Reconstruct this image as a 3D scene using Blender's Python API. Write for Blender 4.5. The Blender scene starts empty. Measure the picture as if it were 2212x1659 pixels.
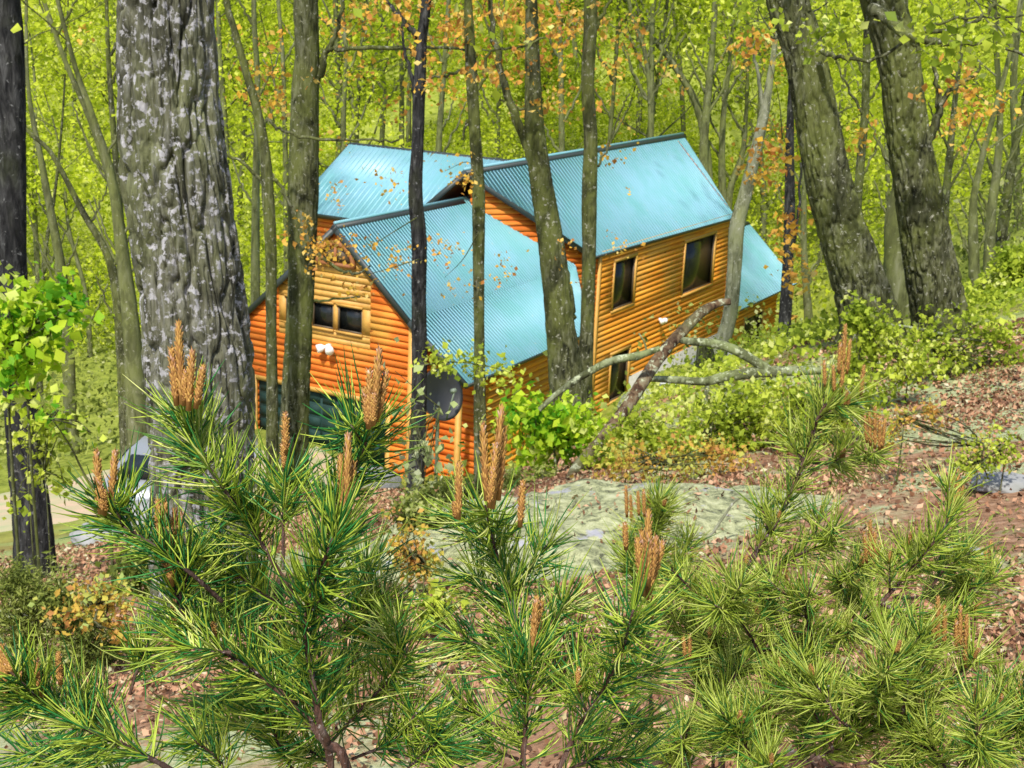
import bpy, math
import numpy as np
from mathutils import Matrix, Vector
R = np.random.default_rng(7)
sc = bpy.context.scene
COL = sc.collection
F = 2800.0; PITCH = math.radians(16.03); ROLL = math.radians(2.58)
CP, SP, CR, SR = math.cos(PITCH), math.sin(PITCH), math.cos(ROLL), math.sin(ROLL)

# ------------------------------------------------------------------ camera
def ray(px, py):
    xi = (px-1106)/F; zi = -(py-829.5)/F
    xc = xi*CR-zi*SR; zc = xi*SR+zi*CR
    return np.array([xc, CP+SP*zc, -SP+CP*zc])
def P(px, py, D):
    r = ray(px, py); return r*(D/r[1])
def proj(p):
    p = np.atleast_2d(p); yc = p[:,1]*CP-p[:,2]*SP; zc = p[:,1]*SP+p[:,2]*CP; xc = p[:,0]
    return np.stack([1106+F*(xc*CR+zc*SR)/yc, 829.5-F*(-xc*SR+zc*CR)/yc], 1)
cam = bpy.data.cameras.new('camera'); co = bpy.data.objects.new('camera', cam); COL.objects.link(co)
right = Vector((CR, SR*SP, SR*CP)); up = Vector((-SR, CR*SP, CR*CP)); fw = Vector((0, CP, -SP))
co.matrix_world = Matrix(((right.x, up.x, -fw.x, 0), (right.y, up.y, -fw.y, 0), (right.z, up.z, -fw.z, 0), (0, 0, 0, 1)))
cam.sensor_width = 36; cam.lens = 36*F/2212; cam.clip_start = .05; cam.clip_end = 2000
cam.dof.use_dof = True; cam.dof.focus_distance = 1.38; cam.dof.aperture_fstop = 36
sc.camera = co

# ------------------------------------------------------------------ noise
def _h(ix, iy, iz, s):
    n = (ix*374761393+iy*668265263+iz*1274126177+s*974711) & 0xffffffff
    n = ((n ^ (n >> 13))*1274126177) & 0xffffffff
    n = (n ^ (n >> 16)) & 0xffff
    return n/65535.0
def vn(x, y, z=0.0, s=1):
    x, y, z = np.broadcast_arrays(np.asarray(x, float), np.asarray(y, float), np.asarray(z, float))
    ix, iy, iz = np.floor(x).astype(np.int64), np.floor(y).astype(np.int64), np.floor(z).astype(np.int64)
    fx, fy, fz = x-ix, y-iy, z-iz
    fx, fy, fz = fx*fx*(3-2*fx), fy*fy*(3-2*fy), fz*fz*(3-2*fz)
    r = 0
    for a in (0, 1):
        for b in (0, 1):
            for c in (0, 1):
                r = r+_h(ix+a, iy+b, iz+c, s)*(fx if a else 1-fx)*(fy if b else 1-fy)*(fz if c else 1-fz)
    return r
def fbm(x, y, z=0.0, s=1, o=4):
    t = 0; a = .5; f = 1.0
    for k in range(o):
        t = t+a*vn(np.asarray(x)*f, np.asarray(y)*f, np.asarray(z)*f, s+k); a *= .5; f *= 2.03
    return t

# ------------------------------------------------------------------ mesh helpers
def make(name, V, polys, mat, parent=None, loc=None, rnd=None, smooth=False, mats=None, midx=None):
    """polys: list of int arrays (n,k); link ONE object"""
    V = np.asarray(V, float).reshape(-1, 3)
    if loc is not None: V = V-np.asarray(loc, float)
    me = bpy.data.meshes.new(name)
    polys = [np.asarray(p) for p in polys if len(p)]
    nl = sum(p.size for p in polys); npz = sum(len(p) for p in polys)
    me.vertices.add(len(V)); me.vertices.foreach_set('co', V.astype(np.float32).ravel())
    me.loops.add(nl); me.polygons.add(npz)
    me.loops.foreach_set('vertex_index', np.concatenate([p.ravel() for p in polys]).astype(np.int32))
    tot = np.concatenate([np.full(len(p), p.shape[1]) for p in polys]).astype(np.int32)
    st = np.concatenate([[0], np.cumsum(tot)[:-1]]).astype(np.int32)
    me.polygons.foreach_set('loop_start', st); me.polygons.foreach_set('loop_total', tot)
    for m in (mats or [mat]): me.materials.append(m)
    if midx is not None: me.polygons.foreach_set('material_index', np.asarray(midx, np.int32))
    if smooth: me.polygons.foreach_set('use_smooth', np.ones(npz, bool))
    if rnd is not None:
        a = me.attributes.new('rnd', 'FLOAT', 'FACE'); a.data.foreach_set('value', np.asarray(rnd, np.float32))
    me.update(calc_edges=True); me.validate()
    o = bpy.data.objects.new(name, me); COL.objects.link(o)
    if parent is not None:
        o.parent = parent
    elif loc is not None: o.location = [float(v) for v in loc]
    return o
def tag(o, label, cat, group=None, kind=None):
    if label: o['label'] = label
    if cat: o['category'] = cat
    if group: o['group'] = group
    if kind: o['kind'] = kind
    return o
def thing(name, loc, label, cat, group=None):
    o = bpy.data.objects.new(name, None); o.location = [float(v) for v in loc]; o.empty_display_size = .2
    COL.objects.link(o); return tag(o, label, cat, group)
class MB:
    def __init__(s): s.V = []; s.q = []; s.t = []; s.n = 0; s.extra = []
    def add(s, V, q=None, t=None):
        V = np.asarray(V, float).reshape(-1, 3)
        if q is not None and len(q): s.q.append(np.asarray(q)+s.n)
        if t is not None and len(t): s.t.append(np.asarray(t)+s.n)
        s.V.append(V); s.n += len(V)
    def box8(s, c):   # c: 8 corners, bottom 4 then top 4
        s.add(c, [[3,2,1,0],[4,5,6,7],[0,1,5,4],[1,2,6,5],[2,3,7,6],[3,0,4,7]])
    def box(s, fr, a, b):  # axis box in frame fr(u,v,z)
        (x0,y0,z0),(x1,y1,z1) = a, b
        s.box8([fr(x0,y0,z0),fr(x1,y0,z0),fr(x1,y1,z0),fr(x0,y1,z0),fr(x0,y0,z1),fr(x1,y0,z1),fr(x1,y1,z1),fr(x0,y1,z1)])
    def slab(s, pts, nrm, th):
        pts = np.asarray(pts, float); n = len(pts); nrm = np.asarray(nrm, float)
        lo = pts-nrm*th; V = np.concatenate([pts, lo])
        q = [[i, (i+1) % n, n+(i+1) % n, n+i] for i in range(n)]
        if n == 4: s.add(V, [[0,1,2,3],[7,6,5,4]]+q)
        else:
            s.add(V, q, [[0,i,i+1] for i in range(1, n-1)]+[[n, n+i+1, n+i] for i in range(1, n-1)])
    def tube(s, pts, rad, k=8, cap=True):
        V, q = tube(pts, rad, k); 
        t = None
        if cap:
            m = len(V); V = np.concatenate([V, [pts[0]], [pts[-1]]])
            n = len(pts); t = [[(i+1) % k, i, m] for i in range(k)]+[[(n-1)*k+i, (n-1)*k+(i+1) % k, m+1] for i in range(k)]
        s.add(V, q, t)
    def build(s, name, mat, parent=None, loc=None, smooth=False, rnd=None):
        polys = []
        if s.q: polys.append(np.concatenate(s.q))
        if s.t: polys.append(np.concatenate(s.t))
        return make(name, np.concatenate(s.V), polys, mat, parent, loc, rnd, smooth)
def frames(pts):
    pts = np.asarray(pts, float); T = np.gradient(pts, axis=0); T /= np.linalg.norm(T, axis=1)[:, None]+1e-12
    a = np.array([1.0, 0, 0]) if abs(T[0][0]) < .8 else np.array([0, 1.0, 0])
    N = []; n = a-T[0]*(a@T[0]); n /= np.linalg.norm(n)
    for t in T:
        n = n-t*(n@t); n /= np.linalg.norm(n); N.append(n)
    N = np.array(N); return T, N, np.cross(T, N)
def tube(pts, rad, k=8):
    pts = np.asarray(pts, float); n = len(pts); rad = np.broadcast_to(rad, (n,))
    T, N, B = frames(pts); th = np.arange(k)*2*math.pi/k
    V = pts[:, None]+rad[:, None, None]*(np.cos(th)[None, :, None]*N[:, None]+np.sin(th)[None, :, None]*B[:, None])
    i = np.arange(n-1)[:, None]; j = np.arange(k)[None]; j2 = (j+1) % k
    q = np.stack([i*k+j, i*k+j2, (i+1)*k+j2, (i+1)*k+j], -1).reshape(-1, 4)
    return V.reshape(-1, 3), q
def smooth_line(pts, n):
    pts = np.asarray(pts, float); m = len(pts)
    if m == 2: t = np.linspace(0, 1, n)[:, None]; return pts[0]*(1-t)+pts[1]*t
    E = np.concatenate([[2*pts[0]-pts[1]], pts, [2*pts[-1]-pts[-2]]])
    u = np.linspace(0, m-1-1e-9, n); i = u.astype(int); f = (u-i)[:, None]
    a, b, c, d = E[i], E[i+1], E[i+2], E[i+3]
    return .5*((2*b)+(c-a)*f+(2*a-5*b+4*c-d)*f**2+(3*b-a-3*c+d)*f**3)

# ------------------------------------------------------------------ materials
def nm(name):
    m = bpy.data.materials.new(name); m.use_nodes = True; nt = m.node_tree
    return m, nt, nt.nodes, nt.links, nt.nodes['Principled BSDF']
def ramp(N, stops, interp='LINEAR'):
    r = N.new('ShaderNodeValToRGB'); r.color_ramp.interpolation = interp; e = r.color_ramp.elements
    while len(e) < len(stops): e.new(.5)
    for x, (p, c) in zip(e, stops): x.position = p; x.color = (*c, 1)
    return r
def noise(N, L, scale, det=4, rough=.55, vec=None, dist=0):
    n = N.new('ShaderNodeTexNoise'); n.inputs['Scale'].default_value = scale; n.inputs['Detail'].default_value = det
    n.inputs['Roughness'].default_value = rough; n.inputs['Distortion'].default_value = dist
    if vec is not None: L.new(vec, n.inputs['Vector'])
    return n
def mapping(N, L, sx, sy, sz, src='Object'):
    tc = N.new('ShaderNodeTexCoord'); mp = N.new('ShaderNodeMapping'); L.new(tc.outputs[src], mp.inputs['Vector'])
    mp.inputs['Scale'].default_value = (sx, sy, sz); return mp.outputs['Vector']
def mixc(N, L, fac, a, b, mode='MIX'):
    m = N.new('ShaderNodeMix'); m.data_type = 'RGBA'; m.blend_type = mode
    if hasattr(fac, 'is_linked') or not isinstance(fac, float): L.new(fac, m.inputs[0])
    else: m.inputs[0].default_value = fac
    for s, k in ((a, 6), (b, 7)):
        if isinstance(s, tuple): m.inputs[k].default_value = (*s, 1)
        else: L.new(s, m.inputs[k])
    return m.outputs[2]
def bump(N, L, h, B, strength=.5, dist=.02):
    b = N.new('ShaderNodeBump'); b.inputs['Strength'].default_value = strength; b.inputs['Distance'].default_value = dist
    L.new(h, b.inputs['Height']); L.new(b.outputs[0], B.inputs['Normal'])
def simple(name, c, rough=.6, metal=0.0, nscale=None, c2=None, bmp=0):
    m, nt, N, L, B = nm(name); B.inputs['Roughness'].default_value = rough; B.inputs['Metallic'].default_value = metal
    if nscale:
        n = noise(N, L, nscale, 5, vec=mapping(N, L, 1, 1, 1)); r = ramp(N, [(.3, c), (.7, c2 or tuple(x*.6 for x in c))])
        L.new(n.outputs[0], r.inputs[0]); L.new(r.outputs[0], B.inputs['Base Color'])
        if bmp: bump(N, L, n.outputs[0], B, bmp, .02)
    else: B.inputs['Base Color'].default_value = (*c, 1)
    return m
def leafmat(name, stops, trans=.35, rough=.6, spec=.25):
    m, nt, N, L, B = nm(name)
    a = N.new('ShaderNodeAttribute'); a.attribute_name = 'rnd'; r = ramp(N, stops); L.new(a.outputs['Fac'], r.inputs[0])
    L.new(r.outputs[0], B.inputs['Base Color']); B.inputs['Roughness'].default_value = rough; B.inputs['Specular IOR Level'].default_value = spec
    t = N.new('ShaderNodeBsdfTranslucent'); L.new(r.outputs[0], t.inputs[0]); mx = N.new('ShaderNodeMixShader'); mx.inputs[0].default_value = trans
    L.new(B.outputs[0], mx.inputs[1]); L.new(t.outputs[0], mx.inputs[2]); L.new(mx.outputs[0], N['Material Output'].inputs[0])
    return m
def barkmat(name, dark, mid, pale, lichen=.55, moss=(.10,.12,.03), mossamt=.5, fs=14.0, bs=.8, pal_scale=5.0):
    m, nt, N, L, B = nm(name); v = mapping(N, L, 1, 1, .22); v1 = mapping(N, L, 1, 1, 1)
    n1 = noise(N, L, fs, 6, .65, v, .6); r = ramp(N, [(.36, dark), (.5, mid), (.68, tuple(.6*a+.4*b for a, b in zip(mid, pale)))]); L.new(n1.outputs[0], r.inputs[0])
    n2 = noise(N, L, 1.7, 3, .6, mapping(N, L, 1, 1, .5)); rm = ramp(N, [(.62-.3*mossamt, (0,0,0)), (.78-.3*mossamt, (1,1,1))]); L.new(n2.outputs[0], rm.inputs[0])
    c = mixc(N, L, rm.outputs[0], r.outputs[0], mixc(N, L, .65, r.outputs[0], moss))
    n5 = noise(N, L, 3.2, 5, .7, mapping(N, L, 1, 1, .45), .5); r5 = ramp(N, [(.50, (0,0,0)), (.60, (1,1,1))]); L.new(n5.outputs[0], r5.inputs[0]); c = mixc(N, L, r5.outputs[0], c, mixc(N, L, .6, c, dark))
    n3 = noise(N, L, pal_scale*3, 4, .7, v1, .3); rl = ramp(N, [(lichen, (0,0,0)), (lichen+.045, (1,1,1))]); L.new(n3.outputs[0], rl.inputs[0])
    c = mixc(N, L, rl.outputs[0], c, pale)
    L.new(c, B.inputs['Base Color']); B.inputs['Roughness'].default_value = .9; B.inputs['Specular IOR Level'].default_value = .2
    bump(N, L, n1.outputs[0], B, bs, .03); return m

YG = [(0, (.22,.28,.02)), (.25, (.42,.52,.025)), (.55, (.60,.70,.035)), (.85, (.74,.80,.07)), (1, (.80,.82,.24))]
M = {}
M['far_leaf'] = leafmat('far spring leaf', YG, .58)
M['mid_leaf'] = leafmat('spring leaf', [(0, (.18,.26,.02)), (.4, (.38,.48,.04)), (.8, (.58,.66,.07)), (1, (.70,.74,.24))], .45)
M['olive_leaf'] = leafmat('olive leaf', [(0, (.09,.12,.02)), (.4, (.20,.25,.04)), (.8, (.34,.38,.09)), (1, (.45,.47,.20))], .35)
M['orange'] = leafmat('orange maple flower', [(0, (.50,.20,.05)), (.3, (.70,.36,.07)), (.65, (.80,.50,.05)), (1, (.76,.58,.20))], .4)
M['yellow'] = leafmat('yellow leaf', [(0, (.52,.25,.08)), (.4, (.62,.40,.07)), (.65, (.56,.50,.08)), (1, (.36,.46,.12))], .4)
M['bright'] = leafmat('bright maple leaf', [(0, (.12,.38,.02)), (.3, (.32,.56,.02)), (.7, (.58,.72,.04)), (1, (.72,.78,.24))], .5)
M['pale_leaf'] = leafmat('pale sapling leaf', [(0, (.30,.38,.12)), (.6, (.46,.54,.22)), (1, (.62,.66,.40))], .4)
M['litter'] = leafmat('dead leaf', [(0, (.07,.035,.02)), (.3, (.22,.105,.055)), (.6, (.42,.22,.125)), (.85, (.58,.36,.22)), (.93, (.36,.38,.18)), (1, (.62,.52,.38))], .12, .7)
M['needle'] = leafmat('pine needle', [(0, (.015,.10,.02)), (.25, (.04,.25,.05)), (.32, (.12,.23,.025)), (.62, (.33,.46,.04)), (.88, (.55,.66,.09)), (1, (.68,.72,.24))], .2, .42, .4)
M['needle2'] = leafmat('pine needle behind', [(0, (.04,.16,.03)), (.10, (.07,.26,.04)), (.15, (.18,.27,.025)), (.55, (.38,.48,.05)), (1, (.58,.64,.16))], .2, .45, .4)
M['cone'] = leafmat('pollen cone scale', [(0, (.15,.065,.025)), (.35, (.34,.17,.05)), (.65, (.52,.31,.08)), (.85, (.42,.21,.13)), (1, (.72,.52,.38))], .1, .7)
M['twig'] = barkmat('pine twig bark', (.025,.018,.016), (.10,.05,.035), (.32,.27,.26), .60, (.05,.03,.02), .3, 60, .6, 40)
M['oak'] = barkmat('lichened oak bark', (.018,.018,.012), (.14,.14,.09), (.38,.375,.39), .545, (.17,.19,.07), .5, 22, 1.0, 7)
M['bark'] = barkmat('grey green bark', (.010,.011,.006), (.080,.086,.034), (.32,.32,.25), .60, (.13,.15,.035), .65, 18, .9, 5)
M['darkbark'] = barkmat('black cherry bark', (.008,.008,.009), (.03,.03,.03), (.17,.17,.17), .62, (.05,.06,.02), .25, 18, .9, 5)
M['paletrunk'] = barkmat('pale bark', (.07,.075,.04), (.22,.23,.15), (.40,.40,.34), .6, (.22,.24,.10), .5, 12, .6, 5)
M['fallen'] = barkmat('fallen branch bark', (.03,.03,.015), (.17,.19,.10), (.38,.42,.27), .56, (.20,.24,.09), .6, 12, .8, 5)
M['fallen2'] = barkmat('brown dead branch bark', (.025,.012,.008), (.12,.075,.04), (.34,.36,.24), .57, (.14,.16,.07), .5, 12, .8, 4)
M['farbark'] = barkmat('distant bark', (.05,.055,.02), (.13,.14,.06), (.28,.28,.2), .62, (.15,.17,.05), .6, 6, .5, 3)

# siding
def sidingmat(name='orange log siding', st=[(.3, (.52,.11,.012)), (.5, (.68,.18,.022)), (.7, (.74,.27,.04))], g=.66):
    m, nt, N, L, B = nm(name); v = mapping(N, L, .5, .5, 9)
    n1 = noise(N, L, 1.2, 4, .6, v); r = ramp(N, st); L.new(n1.outputs[0], r.inputs[0])
    n2 = noise(N, L, .45, 3, .6, mapping(N, L, 1, 1, 1)); r2 = ramp(N, [(g-.1, (0,0,0)), (g+.05, (1,1,1))]); L.new(n2.outputs[0], r2.inputs[0])
    c = mixc(N, L, r2.outputs[0], r.outputs[0], (.62,.33,.06)); n3 = noise(N, L, 30, 4, .6, mapping(N, L, .3, .3, 3))
    c = mixc(N, L, .25, c, n3.outputs[1], 'OVERLAY'); L.new(c, B.inputs['Base Color']); B.inputs['Roughness'].default_value = .55
    n6 = noise(N, L, 3.2, 3, .5, mapping(N, L, 1, 1, 2.6)); r6 = ramp(N, [(.66, (1,1,1)), (.73, (.35,.25,.2))]); L.new(n6.outputs[0], r6.inputs[0]); n7 = noise(N, L, 1.0, 2, .5, mapping(N, L, .12, .12, 4.65)); r7 = ramp(N, [(.35, (.72,.66,.6)), (.6, (1.1,1.05,1))]); L.new(n7.outputs[0], r7.inputs[0])
    c = mixc(N, L, 1.0, mixc(N, L, 1.0, c, r6.outputs[0], 'MULTIPLY'), r7.outputs[0], 'MULTIPLY'); L.new(c, B.inputs['Base Color']); B.inputs['Roughness'].default_value = .75; B.inputs['Specular IOR Level'].default_value = .25
    bump(N, L, n3.outputs[0], B, .4, .015); return m
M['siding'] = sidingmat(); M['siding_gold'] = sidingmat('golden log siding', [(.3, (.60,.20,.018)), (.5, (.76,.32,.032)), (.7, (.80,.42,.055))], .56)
M['trim'] = simple('honey wood trim', (.60,.34,.07), .6, 0, 6, (.48,.25,.05))
M['soffit'] = simple('brown soffit wood', (.30,.11,.035), .7, 0, 4, (.22,.08,.025))
M['fascia'] = simple('dark fascia metal', (.035,.045,.045), .5)
M['glass'] = simple('dark window glass', (.010,.012,.012), .22)
M['frame'] = simple('window frame paint', (.10,.07,.04), .5)
M['garage_door'] = simple('dark green garage door', (.004,.035,.030), .8, 0, 3, (.003,.026,.022))
M['concrete'] = simple('concrete', (.42,.42,.38), .9, 0, 8, (.30,.30,.26), .3)
M['white'] = simple('white enamel', (.80,.80,.80), .4)
M['dish'] = simple('dark grey dish metal', (.055,.055,.058), .4)
M['galv'] = simple('galvanised post', (.25,.30,.22), .5)
M['carpaint'] = simple('silver car paint', (.40,.42,.45), .35, .5)
M['tyre'] = simple('tyre rubber', (.02,.02,.02), .9)
M['lampred'] = simple('red lamp lens', (.4,.02,.01), .3)
M['rock'] = None
def roofmat(name='ribbed roof metal', c1=(.15,.38,.41), c2=(.20,.41,.50)):
    m, nt, N, L, B = nm(name); n = noise(N, L, .8, 4, .6, mapping(N, L, 1, 1, 1)); r = ramp(N, [(.35, c1), (.65, c2)])
    L.new(n.outputs[0], r.inputs[0])
    n2 = noise(N, L, 5.5, 4, .7, mapping(N, L, 1, 1, 1)); r2 = ramp(N, [(.64, (0,0,0)), (.72, (.6,.6,.6))]); L.new(n2.outputs[0], r2.inputs[0])
    c = mixc(N, L, r2.outputs[0], r.outputs[0], (.38,.40,.34)); L.new(c, B.inputs['Base Color'])
    B.inputs['Metallic'].default_value = .0; B.inputs['Roughness'].default_value = .42; return m
M['roof'] = roofmat()
def groundmat():
    m, nt, N, L, B = nm('forest floor'); v = mapping(N, L, 1, 1, 1)
    n1 = noise(N, L, 9, 6, .7, v); r1 = ramp(N, [(.3, (.10,.055,.03)), (.5, (.30,.17,.10)), (.72, (.46,.30,.20))]); L.new(n1.outputs[0], r1.inputs[0])
    n2 = noise(N, L, 24, 5, .7, v); r2 = ramp(N, [(.3, (.14,.16,.07)), (.5, (.34,.38,.20)), (.75, (.52,.55,.36))]); L.new(n2.outputs[0], r2.inputs[0])
    n3 = noise(N, L, .55, 6, .65, v); r3 = ramp(N, [(.45, (0,0,0)), (.55, (1,1,1))]); L.new(n3.outputs[0], r3.inputs[0])
    c = mixc(N, L, r3.outputs[0], r1.outputs[0], r2.outputs[0])
    # farther down the valley the floor is green undergrowth
    sp = N.new('ShaderNodeSeparateXYZ'); L.new(v, sp.inputs[0]); mr = N.new('ShaderNodeMapRange'); mr.inputs[1].default_value = 13; mr.inputs[2].default_value = 24
    L.new(sp.outputs[1], mr.inputs[0])
    n4 = noise(N, L, 1.6, 6, .7, v); r4 = ramp(N, [(.3, (.11,.15,.02)), (.5, (.24,.28,.045)), (.7, (.34,.38,.07))]); L.new(n4.outputs[0], r4.inputs[0])
    c = mixc(N, L, mr.outputs[0], c, r4.outputs[0]); L.new(c, B.inputs['Base Color']); B.inputs['Roughness'].default_value = .95
    B.inputs['Specular IOR Level'].default_value = .1; bump(N, L, n1.outputs[0], B, .8, .03); return m
M['ground'] = groundmat()
def rockmat():
    m, nt, N, L, B = nm('lichened rock'); v = mapping(N, L, 1, 1, 1)
    n1 = noise(N, L, 9, 8, .82, v, .6); r = ramp(N, [(.37, (.05,.05,.03)), (.44, (.22,.24,.12)), (.53, (.48,.50,.26)), (.68, (.68,.69,.44))]); L.new(n1.outputs[0], r.inputs[0])
    n2 = noise(N, L, 2.4, 5, .7, v); r2 = ramp(N, [(.60, (0,0,0)), (.65, (1,1,1))]); L.new(n2.outputs[0], r2.inputs[0])
    c = mixc(N, L, r2.outputs[0], r.outputs[0], (.42,.42,.46)); L.new(c, B.inputs['Base Color']); B.inputs['Roughness'].default_value = .95
    n3 = noise(N, L, 14, 8, .85, v, .5); bump(N, L, n3.outputs[0], B, .8, .035); return m
M['rock'] = rockmat()
M['grey_rock'] = simple('grey rock', (.34,.34,.36), .9, 0, 3, (.18,.19,.16), .8)
M['gravel'] = simple('tan gravel', (.62,.42,.30), .95, 0, .9, (.36,.40,.20), .6)

# ------------------------------------------------------------------ terrain
ctl = [P(*a) for a in [(2150,1600,3.1),(1700,1560,3.5),(1500,1640,3.3),(1750,1300,5.2),(2150,1300,4.8),(1450,1130,8),(1650,1060,9),(2150,1080,8),
    (2180,880,12),(1800,1000,10.5),(1850,720,17.5),(2060,740,17),(2190,680,20),(1400,985,13),(1240,1035,11.5),(1650,900,14.5),
    (75,1245,12),(430,1330,6.6),(250,1400,6.6),(20,1450,6.4),(900,1230,8),(1150,1150,9),(632,1040,21),(905,1075,17.5),(1045,1070,17.5),(1235,950,20),
    (530,905,39),(880,1045,34.5),(150,965,40),(60,1110,25),(240,1190,17),(20,1010,36),(1275,912,44.3),(1571,805,54),(1690,790,36),(1550,800,30),(1800,735,60),(1950,660,55),
    (250,860,50),(20,800,52),(200,600,75),(200,200,105),(20,-100,140),(300,-60,140),(1900,560,65),(2150,500,45),(2000,200,90),(2100,-80,130),(1500,-60,140),(1100,-60,145),(700,-60,145),
    (1610,806,58),(1640,800,61),(1690,792,62),(1660,795,59),(1720,780,64),(1100,300,85),(1500,400,78),(800,450,75)]]
ctl += [(0,0,-1.62),(1.5,1.5,-1.5),(-2,2,-2.2),(0,-12,2),(12,-8,3),(-14,-6,-4),(10,8,-.6),(16,18,-1.4),(26,30,-3),(-14,14,-8),(-24,26,-13),(-45,45,-16),(-60,90,-8),(60,60,-4),(70,110,6),(0,210,16),(-80,200,14),(80,200,18),(0,300,22),(-150,100,-8),(150,100,14),(-150,-40,-8),(150,-40,14),(150,300,26),(-150,300,20),(0,-60,10)]
ctl = np.array(ctl, float); CS = np.arcsinh(ctl[:, :2]/8.0)
def tps(d): return np.where(d > 1e-9, d*d*np.log(d+1e-12), 0)
n_ = len(ctl); K = tps(np.linalg.norm(CS[:, None]-CS[None], axis=2))+np.eye(n_)*.015; Q = np.c_[np.ones(n_), CS]
Wt = np.linalg.solve(np.block([[K, Q], [Q.T, np.zeros((3, 3))]]), np.r_[ctl[:, 2], 0, 0, 0])
def gz(x, y):
    x = np.asarray(x, float); y = np.asarray(y, float); sh = x.shape; q = np.arcsinh(np.stack([x.ravel(), y.ravel()], 1)/8.0); out = np.zeros(len(q))
    for a in range(0, len(q), 20000):
        b = q[a:a+20000]; out[a:a+20000] = tps(np.linalg.norm(b[:, None]-CS[None], axis=2))@Wt[:-3]+Wt[-3]+b@Wt[-2:]
    z = out.reshape(sh)
    return z+.16*(fbm(x*.7, y*.7, 3.0, 11)-.47)+.05*(vn(x*3, y*3, 1.0, 5)-.5)
ga = 330; tx = np.linspace(-1, 1, ga); gx = np.sinh(tx*3.64)*8; ty = np.linspace(np.arcsinh(-30/8), np.arcsinh(320/8), 380); gy = np.sinh(ty)*8
X, Y = np.meshgrid(gx, gy); Z = gz(X, Y); nx = ga; ny = len(gy)
ii = np.arange(ny-1)[:, None]*nx+np.arange(nx-1)[None]; gq = np.stack([ii, ii+1, ii+1+nx, ii+nx], -1).reshape(-1, 4)
o = make('ground', np.stack([X, Y, Z], -1).reshape(-1, 3), [gq], M['ground'], smooth=True); o['kind'] = 'structure'
def gp(x, y): return np.array([x, y, float(gz(np.array([x]), np.array([y]))[0])])

# driveway: a draped gravel band in front of the garage
cl = smooth_line([(-26,15),(-17,20.5),(-11.5,25.5),(-7.5,30),(-3.5,32.2)], 60); d = np.gradient(cl, axis=0); d /= np.linalg.norm(d, axis=1)[:, None]; nrm = np.stack([-d[:, 1], d[:, 0]], 1)
wv = np.linspace(-1, 1, 14); DX = cl[:, None]+nrm[:, None]*wv[None, :, None]*(4.9+.6*np.sin(np.arange(60)*.45))[:, None, None]
DZ = gz(DX[..., 0], DX[..., 1])+.07*(1-wv[None]**2)-.10*wv[None]**8+.0; k = np.arange(59)[:, None]*14+np.arange(13)[None]
o = make('driveway', np.concatenate([DX, DZ[..., None]], -1).reshape(-1, 3), [np.stack([k, k+14, k+15, k+1], -1).reshape(-1, 4)], M['gravel'], smooth=True); o['kind'] = 'structure'

# ------------------------------------------------------------------ leaves
def leafset(C, size, rs=.35, up=.0, fold=True, aspect=.6):
    C = np.asarray(C, float); n = len(C); a = R.normal(size=(n, 3)); a[:, 2] += 0; a /= np.linalg.norm(a, axis=1)[:, None]
    b = R.normal(size=(n, 3)); b[:, 2] *= (1-up); b -= a*(a*b).sum(1)[:, None]; b /= np.linalg.norm(b, axis=1)[:, None]; c = np.cross(a, b)
    s = (np.asarray(size)*(1+rs*R.normal(size=n)).clip(.4, 1.9))[:, None]
    V = np.stack([C-a*s*.5, C+b*s*aspect*.5+c*s*.12, C+a*s*.5, C-b*s*aspect*.5+c*s*.12], 1).reshape(-1, 3)
    k = np.arange(n)[:, None]*4
    t = np.stack([k[:, 0], k[:, 0]+1, k[:, 0]+2, k[:, 0], k[:, 0]+2, k[:, 0]+3], 1).reshape(-1, 3)
    return V, t
def cloud(cs, n, rr):
    """n points round cluster centres"""
    cs = np.asarray(cs, float); i = R.integers(0, len(cs), n); return cs[i]+R.normal(size=(n, 3))*np.broadcast_to(rr, (3,))
def foliage(name, pts, size, mat, parent, loc, aspect=.7, vary=None):
    V, t = leafset(pts, size, aspect=aspect); r = R.random(len(pts)) if vary is None else np.clip(vary, 0, 1)
    return make(name, V, [t], mat, parent, loc, rnd=np.repeat(r, 2))
def vary_of(pts, f, s=3): return np.clip(.5+1.5*(fbm(pts[:, 0]*f, pts[:, 1]*f, pts[:, 2]*f, s, 2)/.75-.5)+R.normal(size=len(pts))*.22, 0, 1)

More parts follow.
